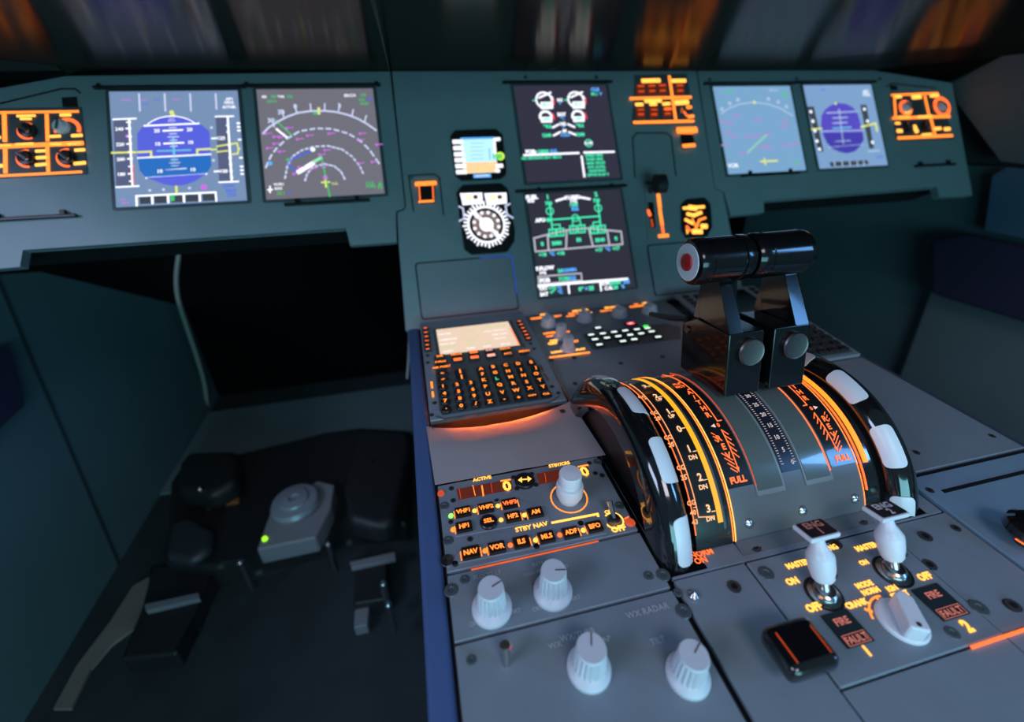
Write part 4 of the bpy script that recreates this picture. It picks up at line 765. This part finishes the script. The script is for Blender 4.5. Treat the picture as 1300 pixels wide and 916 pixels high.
for mir in (0, 1):
    f = (lambda x: x) if not mir else (lambda x: .2645*2-x)
    m = MB(); r = MB()
    x0 = .2225
    qseg(r, f(x0), 60, f(x0), 108, .0007); qseg(r, f(x0), 108, f(x0+.0035), 108, .0007); qseg(r, f(x0), 78, f(x0-.003), 78, .0006); qseg(r, f(x0), 86, f(x0-.003), 86, .0006)
    for i, c in enumerate(('A', '/', 'T', 'H', 'R')): qtext(r, c, f(.2185), 88.5+i*3.9, .0046, .03)
    for i, c in enumerate(('FLX', 'MCT')): qtext(r, c, f(.2165), 79.5+i*3, .003, .03)
    qtext(r, '0', f(.2212), 110, .0032); qtext(r, 'TO GA', f(.2225), 66, .0032)
    q = MB().flat([(.0017, .0015), (.0017, -.0015), (-.0017, 0)] if not mir else [(-.0017, .0015), (-.0017, -.0015), (.0017, 0)], .0002).map(cylmap(QR+.0006, f(.2165), 110)); 
    t.part('pointer_mark', q, em('pale_pink_light', (1, .7, .7), 1))
    for i, c in enumerate(('R', 'E', 'V')): qtext(r, c, f(.2160+i*.0005), 116+i*3.9, .0046, .03)
    qseg(r, f(.2215), 112.5, f(.2205), 130, .0007)
    q = MB().flat([(-.0013, .0015), (.0013, .0015), (0, -.0022)], .0002).map(cylmap(QR+.0006, f(.2204), 130)); r.add(q.v, q.f)
    for i in range(5): qseg(r, f(.2215), 112.5+i*2.6, f(.2250), 115.0+i*2.6, .0006)
    for i in range(3): qseg(r, f(.2120), 113+i*1.7, f(.2140), 114.2+i*1.7, .0005)
    for i in range(4): qseg(r, f(.2125+i*.0008), 122.5+i*2.2, f(.2190), 126+i*1.7, .0006)
    qtext(r, 'FULL', f(.2180), 134, .0044, .04)
    t.part('thrust_legend', r, ORR, label='glowing red-orange thrust legend')
for x, th in ((.2188, 152), (.2650, 152), (.3125, 152)):
    q = MB().lathe(0, 0, [(0, 0), (.0036, 0), (.0034, .0012), (.002, .0022), (0, .0024)], 16).map(cylmap(QR, x, th)); t.part('dome_screw', q, metal)
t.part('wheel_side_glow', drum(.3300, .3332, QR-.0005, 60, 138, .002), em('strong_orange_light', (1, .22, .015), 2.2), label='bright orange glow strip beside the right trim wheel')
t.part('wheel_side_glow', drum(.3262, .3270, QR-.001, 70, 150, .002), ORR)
t.part('side_cheek', drum(.3225, .3375, QR-.0022, 20, 155, .004), gloss)
t.part('base_apron', MB().xprism([(-.116, .0005), (-.1065, .0035), (-.104, .0005)], .2065, .3215), quadm)
# ---- trim wheels
def wheel(xc, w, off, u0, u1, label):
    t = Thing('trim_wheel', label, 'trim wheel', PED, (xc, -.0155, -.032), 'pitch trim wheels')
    h = w/2
    prof = [(-h, .080), (-h, .093), (-h*.92, .0985), (-h*.7, .1030), (-h*.4, .1058), (0, .1070), (h*.4, .1062), (h*.75, .1035), (h*.95, .0990), (h, .0945), (h, .080), (h*.6, .076), (-h*.6, .076)]
    n = 120; vs = []; fs = []; P = len(prof)
    for i in range(n):
        a = 2*math.pi*i/n
        for dx, r in prof: vs.append((xc+dx, -.0155+r*math.cos(a), -.032+r*math.sin(a)))
    for i in range(n):
        for j in range(P): k = (j+1) % P; i2 = (i+1) % n; fs.append((i*P+j, i*P+k, i2*P+k, i2*P+j))
    t.part('rim', MB().add(vs, fs), gloss)
    hub = MB().cyl(0, 0, .0765, -.003, .003, n=48); hub.v = [(xc+v[2], -.0155+v[0], -.032+v[1]) for v in hub.v]; t.part('web', hub, black)
    pp_ = prof[1:10]
    def sec(u):        # point of the rim's cross-section at u = 0 (left shoulder) .. 1 (right shoulder)
        k = min(7.999, max(0, u*8)); i = int(k); q = k-i; return (pp_[i][0]*(1-q)+pp_[i+1][0]*q, pp_[i][1]*(1-q)+pp_[i+1][1]*q)
    for k in range(12):
        a0 = off+k*30; vs = []; fs = []; Q = 9
        us = [0, .25, .6, 1.2, 2.2, 4, 6, 8, 10, 12, 13.8, 15.8, 16.8, 17.4, 17.75, 18]; n2 = len(us)-1
        for i, du in enumerate(us):
            a = R_(a0+du); e = min(du, 18-du); sh = 0 if e >= 2.2 else .28*(1-math.sqrt(max(0, 1-((2.2-e)/2.2)**2)))
            l0 = u0+(u1-u0)*sh; l1 = u1-(u1-u0)*sh
            cc = [sec(l0+(l1-l0)*j/(Q-1)) for j in range(Q)]
            for dr in (.0007, -.0008):
                for dx, r in cc: vs.append((xc+dx*(1.012 if dr > 0 else .97), -.0155+(r+dr)*math.cos(a), -.032+(r+dr)*math.sin(a)))
        S = 2*Q
        for i in range(n2):
            for j in range(Q-1): fs.append((i*S+j, i*S+j+1, (i+1)*S+j+1, (i+1)*S+j))
            fs.append((i*S, (i+1)*S, (i+1)*S+Q, i*S+Q)); fs.append((i*S+Q-1, i*S+2*Q-1, (i+1)*S+2*Q-1, (i+1)*S+Q-1))
        for i in (0, n2): fs += [(i*S+j, i*S+j+1, i*S+Q+j+1, i*S+Q+j) for j in range(Q-1)]
        t.part('grip_mark', MB().add(vs, fs), white)
wheel(.1582, .025, 112, .42, .94, 'glossy black trim wheel with white marks left of the quadrant, next to the radio panel')
wheel(.3562, .025, 94, .10, .50, 'glossy black trim wheel with white marks right of the quadrant, catching orange light')
# ---- thrust levers
levm = mat('lever_gloss', (.005, .005, .0055), .17, coat=.25, spec=.35)
def lerpx(m): return m
HY, HZ, HR = .002, .1785, .0178
def xl(m, y=HY, z=HZ):        # lathe built along z -> along x at the handle axis
    m.v = [(v[2], y+v[0], z+v[1]) for v in m.v]; return m
def lever(x0, x1, arm0, arm1, hx0, hx1, label, side):
    t = Thing('thrust_lever', label, 'lever', PED, ((x0+x1)/2, -.01, .068), 'twin thrust levers')
    prof = [(-.0320, .0726), (.0297, .0630), (.0389, .1063), (.0200, .1195), (-.0213, .1245)]
    t.part('lever_box', MB().xprism(prof, x0, x1, .0016, 2), levm)
    arm = [(-.0215, .1235), (.0205, .1195), (.0260, .1500), (.0200, .1690), (-.0040, .1700), (.0060, .1590)]
    arm = [(-.0212, .1235), (.0190, .1200), (.0262, .1500), (.0180, .1700), (-.0035, .1700), (.0045, .1590)]
    t.part('arm', MB().xprism(arm, arm0, arm1, .0012, 2), levm)
    web = [(.0, .1225), (.0300, .1150), (.0290, .1500), (.0180, .1660), (.0115, .1640)]
    t.part('arm_web', MB().xprism(web, min(arm1, arm0)+.003, min(x1, max(arm1, arm0)+.010), .001, 1), levm)
    stalk = [(-.020, .045), (.012, .045), (.020, .070), (-.024, .076)]
    t.part('stalk', MB().xprism(stalk, (x0+x1)/2-.003, (x0+x1)/2+.003), dmetal)
    # pivot cap on the front face
    fy, fz = -.0320+(.0107)*.48, .0726+(.0519)*.48; cx = (x0+x1)/2+(.001 if side < 0 else .0)
    nrm = Vector((0, -.0519, .0107)).normalized(); up = Vector((0, .0107, .0519)).normalized()
    cap = MB().lathe(0, 0, [(0, 0), (.0115, 0), (.0115, .0030), (.0106, .0042), (.0096, .0036), (0, .0036)], 32)
    cy0, cz0 = -.0213-.0107*.30, .1245-.0519*.30
    cap.v = [(cx+.002+v[0], cy0+up.y*v[1]+nrm.y*v[2], cz0+up.z*v[1]+nrm.z*v[2]) for v in cap.v]
    t.part('pivot_cap', cap, dmetal)
    L = hx1-hx0
    hp = [(0, 0), (HR*.80, 0), (HR*.95, .0015), (HR, .004), (HR, .0085), (HR*.95, .009), (HR*.95, .0115), (HR*.985, .012), (HR*.985, L-.012), (HR*.94, L-.0115), (HR*.94, L-.0095), (HR, L-.009), (HR, L-.003), (HR*.9, L), (0, L)]
    if side > 0: hp = [(0, 0), (HR*.9, 0), (HR, .003), (HR, .0085), (HR*.94, .009), (HR*.94, .0112), (HR*.985, .012), (HR*.985, L-.008), (HR*1.0, L-.007), (HR*.97, L-.003), (HR*.82, L), (0, L)]
    hm = MB().lathe(0, 0, hp, 56); hm.v = [(v[0], v[1], v[2]+hx0) for v in hm.v]
    hd = t.part('handle', xl(hm), levm)
    if side < 0:
        hm = MB().lathe(0, 0, [(0, -.0004), (HR*.78, -.0004), (HR*.80, .0006), (0, .0006)], 48); hm.v = [(v[0], v[1], v[2]+hx0) for v in hm.v]; t.part('end_ring', xl(hm), mat('end_ring_white', (.86, .89, 1), .4), hd, 'pale blue-white disc on the handle end')
        hm = MB().lathe(0, 0, [(0, -.0026), (HR*.26, -.0026), (HR*.36, -.0018), (HR*.38, 0), (0, 0)], 32); hm.v = [(v[0], v[1], v[2]+hx0) for v in hm.v]; t.part('disconnect_button', xl(hm), red, hd, 'red push button')
        # reverse catch sticking out forward
        t.part('reverse_catch', MB().tube([(x0+.002, .034, .112), (x0-.001, .055, .103), (x0-.002, .088, .0915)], [.003, .0032, .0026], 8), black)
        s_ = MB().cyl(0, 0, .0032, -.0006, .0014, n=16); s_.v = [(x0-.0002-v[2], .029+v[0], .1035+v[1]) for v in s_.v]; t.part('pivot_screw', s_, dmetal)
lever(.2357, .2680, .2362, .2490, .2040, .2518, 'left black thrust lever, its handle ending in a white disc with a red button', -1)
lever(.2770, .3110, .2975, .3105, .2545, .3055, 'right black thrust lever, plain handle end, standing beyond the red-buttoned one', 1)
# ================================================================== ENGINE MASTER PANEL
ZG = Z(920, 600, 3.421, PED); kg = .000165
t = Thing('engine_start_panel', 'engine start panel with glowing amber legends at the near foot of the throttle quadrant', 'switch panel', PED, (.265, -.16, 0))
t.part('faceplate', MB().box(.2048, .3225, -.1965, -.1210, -.0035, .0012, .0007, 1), pedpaint)
t.part('side_plate', MB().box(.3235, .3828, -.40, -.1205, -.0035, .0004, .0004, 1), pedpaint)
t.part('lower_plate', MB().box(.2048, .3225, -.40, -.1975, -.0035, .0004, .0004, 1), pedpaint)
d = Draw(ZG, kg, .0015)
for tx, x, y, h in (('MASTER', 315, 401, 21), ('ENG', 460, 330, 21), ('MASTER', 612, 326, 21), ('ENG', 720, 280, 21), ('ON', 290, 476, 24), ('OFF', 384, 589, 26), ('ON', 600, 395, 18), ('OFF', 864, 455, 25), ('MODE', 602, 490, 19), ('NORM', 630, 519, 19), ('CRANK', 570, 573, 20), ('IGN', 722, 507, 19), ('START', 757, 534, 19), ('2', 1045, 670, 38), ('1', 613, 778, 30)): d.text(ORY, tx, x, y, h, .06)
d.ring(OR, 762, 652, 96, 7, 80, 160, 16); d.line(OR, [(655, 543), (661, 553)], 6); d.line(OR, [(610, 598), (632, 606)], 9); d.done(t)
for x0, y0 in ((805, 515), (402, 630)):
    q = [ZG(x0, y0), ZG(x0+112, y0-32), ZG(x0+258, y0+103), ZG(x0+140, y0+140)]
    X0, X1 = q[0][0], q[2][0]; Y1, Y0 = q[0][1], q[2][1]; X0 = (q[0][0]+q[3][0])/2; X1 = (q[1][0]+q[2][0])/2; Y1 = (q[0][1]+q[1][1])/2; Y0 = (q[2][1]+q[3][1])/2
    f = t.part('fire_light', MB().box(X0, X1, Y0, Y1, .0012, .0022, .0004, 1), mat('fire_light_black', (.02, .03, .035), .3))
    cx = (X0+X1)/2; t.part('light_legend', MB().text('FIRE', cx, Y1-.0058, .0040, .0024, .03).text('FAULT', cx, Y0+.0035, .0038, .0024, .03).path([(X0+.002, Y0+.0008), (X1-.002, Y0+.0008), (X1-.002, Y0+.0065), (X0+.002, Y0+.0065)], .0003, .0024, True), em('dim_salmon_light', (.55, .16, .13), 1), f)
for x, y in ((178, 440), (1100, 590)): screw(t, *ZG(x, y), .0012, .0052)
for x, y in ((985, 700),): screw(t, *ZG(x, y), .0012, .004)
for x, y in ((590, 210), (130, 325), (480, 312), (870, 280), (1250, 580), (40, 498)): X, Y = ZG(x, y); hole(t, X, Y, .0012, .0042)
def master(bx, by, num, label):
    t = Thing('engine_master_switch', label, 'switch', PED, (bx, by, .0012), 'engine master switches')
    t.part('collar', MB().lathe(bx, by, [(0, .0012), (.0098, .0012), (.0098, .0022), (.0072, .0026), (.0068, .0052), (.0055, .0062), (0, .0062)], 28), metal)
    t.part('collar_shadow_ring', MB().arc(bx, by, .0106, .0018, .0016, n=28), black)
    tilt = Matrix.Translation((bx, by, .004)) @ Matrix.Rotation(-.52, 4, 'X')
    f = lambda x, y, z: tuple(tilt @ Vector((x, y, z)))
    ct = tilt @ Matrix.Translation((-.0006, 0, .0375)) @ Matrix.Rotation(.30, 4, 'X'); fc = lambda x, y, z: tuple(ct @ Vector((x, y, z)))
    t.part('stem', MB().cyl(0, 0, .0030, 0, .010).map(f), metal)
    b_ = t.part('body', MB().lathe(0, 0, [(0, .0065), (.0052, .0068), (.0066, .0088), (.0078, .0150), (.0083, .0215), (.0081, .0238), (.0064, .0268), (.0042, .0305), (.0036, .0345), (.0046, .0375), (0, .0375)], 32).map(f), white)
    t.part('set_screw', MB().lathe(0, 0, [(0, 0), (.0013, 0), (0, .0004)], 10).map(lambda x, y, z: f(.0040+x, -.0064-z, .0115+y)), black, b_)
    c = t.part('cap', MB().box(-.0113, .0113, -.0075, .0075, 0, .0034, .0010, 2).map(fc), white)
    t.part('cap_label', MB().poly(rrect(-.0100, .0100, -.0064, .0064, .001), .0032, .0039).map(fc), black, c)
    t.part('cap_lettering', MB().text('ENG', 0, .0028, .0048, .0041, .03).text(num, 0, -.0028, .0048, .0041, .03).map(fc), whitep if num == '2' else mat('cap_red_print', (.8, .3, .22), .5), c)
master(.2385, -.1515, '1', 'left white engine switch, its black cap reading ENG 1')
master(.2960, -.1500, '2', 'right white engine switch, its black cap reading ENG 2')
X, Y = .2705, -.1765
t = Thing('engine_mode_knob', 'large white rotary knob with a raised grip, between the two fire lights', 'knob', PED, (X, Y, .0012))
t.part('skirt', MB().lathe(X, Y, [(0, .0012), (.0138, .0012), (.0137, .0026), (.0127, .0036), (0, .0040)], 40), white)
a = R_(62)
gp = [(-.0128, -.0042), (-.0118, -.0056), (.0080, -.0052), (.0122, 0), (.0080, .0052), (-.0118, .0056), (-.0128, .0042)]
gp = [(X+q[0]*math.cos(a+math.pi/2*0)-q[1]*math.sin(a), Y+q[0]*math.sin(a)+q[1]*math.cos(a)) for q in gp]
gp = gp
gm = MB().poly(gp, .0036, .0150, .0014, 3); t.part('grip', gm, white)
t.part('set_screw', MB().cyl(X-.0098*math.cos(a), Y-.0098*math.sin(a), .0013, .0147, .0153), dmetal)
# speed brake lever handle
t = Thing('speed_brake_handle', 'blocky black lever handle with red highlights at the bottom edge, left of the fire lights', 'lever', PED, (.205, -.185, 0))
t.part('shaft', MB().box(.1830, .1930, -.184, -.170, .0005, .014, .001), dmetal)
t.part('handle', MB().box(.1715, .2035, -.1930, -.1670, .009, .023, .005, 3), gloss)
t.part('handle_glow_line', MB().seg((.1768, -.1730), (.1772, -.1880), .0004, .0233).seg((.1985, -.1880), (.1985, -.1740), .0003, .0233), ORD)  # emissive lines imitate the red glow caught on the handle's edges
t = Thing('flap_slot_light', 'glowing red-orange strip running along the near right edge of the engine start panel', 'light', PED, (.335, -.198, 0))
t.part('strip', MB().box(.295, .382, -.1985, -.1970, .0012, .0022), ORR)

# ================================================================== LEFT FOOTWELL
P = lambda u, v, z: tuple(at(u, v, 2, z))
t = Thing('cable', 'pale grey cable hanging down in the dark left footwell', 'cable', PED, tuple(at(265, 521, 2, F0)))
pts = []; cp = [(228, 318), (224, 350), (226, 378), (236, 412), (248, 447), (259, 485), (264, 522)]
yy = at(265, 521, 2, F0).y
for i in range(len(cp)-1):
    for q in range(5):
        p0 = cp[max(0, i-1)]; p1 = cp[i]; p2 = cp[i+1]; p3 = cp[min(len(cp)-1, i+2)]; s_ = q/5
        g = lambda k: .5*((2*p1[k])+(-p0[k]+p2[k])*s_+(2*p0[k]-5*p1[k]+4*p2[k]-p3[k])*s_**2+(-p0[k]+3*p1[k]-3*p2[k]+p3[k])*s_**3)
        pts.append(tuple(at(g(0), g(1), 1, yy)))
pts.append(tuple(at(*cp[-1], 1, yy)))
t.part('cord', MB().tube(pts, .0046), mat('cable_grey', (.32, .34, .30), .6))
t = Thing('cable', 'thin pale cable hanging in the footwell beside the pedestal', 'cable', PED, tuple(at(517, 480, 1, .45)))
t.part('cord', MB().tube([tuple(at(*q, 1, .36)) for q in ((519, 415), (520, 430), (519, 455), (517, 480))], .0022), MATS['cable_grey'])
ZLL = lambda x, y, z: tuple(at(x/2.321, 480+y/2.321, 2, z))
t = Thing('rudder_pedal_assembly', 'black rudder pedal unit with grey centre bracket and round dial, on the left footwell floor', 'pedals', PED, (-.3, .5, F0))
def topslab(name, pts, z0, z1, m, b=.01, label=None, parent=None):
    q = [ZLL(x, y, z1)[:2] for x, y in pts]; return t.part(name, MB().poly(q, z0, z1, b, 3), m, parent, label)
rub = mat('pedal_rubber', (.013, .014, .016), .5)
topslab('housing', [(500, 300), (560, 215), (700, 235), (960, 160), (1060, 140), (1215, 150), (1200, 430), (1010, 420), (960, 470), (740, 510), (640, 560), (480, 545)], F0+.001, -.44, rub, .012)
topslab('pedal', [(525, 245), (555, 210), (690, 208), (705, 235), (700, 300), (620, 345), (520, 330)], -.44, -.39, rub, .016)
topslab('pedal', [(1045, 160), (1080, 142), (1205, 150), (1215, 190), (1165, 420), (1110, 440), (1020, 415), (1015, 330)], -.44, -.385, rub, .018)
topslab('foot_rest', [(500, 420), (560, 400), (630, 440), (620, 500), (560, 540), (480, 525)], -.44, -.415, mat('pedal_grey', (.03, .035, .042), .45), .014)
gb = mat('bracket_grey', (.19, .205, .225), .45)
topslab('centre_bracket', [(795, 395), (935, 300), (985, 312), (975, 380), (930, 468), (755, 505)], -.44, -.40, gb, .004, 'pale grey centre bracket')
X, Y, _ = ZLL(868, 360, -.385)
dk = t.part('dial', MB().lathe(X, Y, [(0, -.401), (.040, -.401), (.044, -.392), (.040, -.384), (.026, -.382), (.024, -.378), (.010, -.376), (.010, -.380), (0, -.380)], 36), mat('dial_grey', (.28, .32, .37), .35, .3))
X, Y, _ = ZLL(780, 472, -.398); t.part('indicator_light', MB().lathe(X, Y, [(0, -.400), (.0045, -.400), (.004, -.396), (0, -.395)], 12), em('lime_led', (.35, 1, .02), 1.6))
topslab('chrome_strip', [(1030, 540), (1163, 510), (1165, 530), (1035, 558)], -.46, -.45, gb, .001, 'pale grey metal strip')
topslab('chrome_strip', [(425, 665), (585, 630), (588, 648), (430, 685)], -.46, -.45, gb, .001, 'pale grey metal strip')
topslab('pedal_arm', [(1045, 560), (1140, 545), (1138, 650), (1042, 665)], F0+.001, -.46, rub, .004)
topslab('pedal_arm', [(440, 545), (640, 560), (560, 700), (520, 812), (350, 830), (430, 680)], F0+.001, -.46, rub, .006)
topslab('foot_plate', [(1045, 680), (1088, 668), (1082, 725), (1042, 735)], F0+.001, -.475, gb, .002, 'pale grey foot plate')
for x, y in ((587, 322), (705, 537), (965, 482), (1100, 242), (1128, 600), (1143, 660)): X, Y, _ = ZLL(x, y, -.385); t.part('bolt', MB().lathe(X, Y, [(0, -.46), (.0055, -.46), (.0055, -.388), (.003, -.385), (0, -.385)], 10), metal)
X, Y, _ = ZLL(683, 357, -.43); t.part('warning_tag', MB().box(X-.012, X+.012, Y-.005, Y+.005, -.44, -.432, .001), mat('brown_orange_tag', (.28, .09, .02), .6))
t = Thing('floor_rail', 'pale beige floor rail at the bottom of the left wall', 'rail', PED, (-.55, .3, F0))
q = [ZLL(x, y, F0)[:2] for x, y in [(395, 615), (470, 575), (455, 640), (420, 700), (395, 745), (330, 790), (270, 860), (215, 980), (160, 980), (230, 850), (330, 720)]]
t.part('rail', MB().poly(q, F0+.0005, F0+.006, .001, 1), mat('beige_metal', (.20, .18, .165), .5, noise=.3, scale=20))
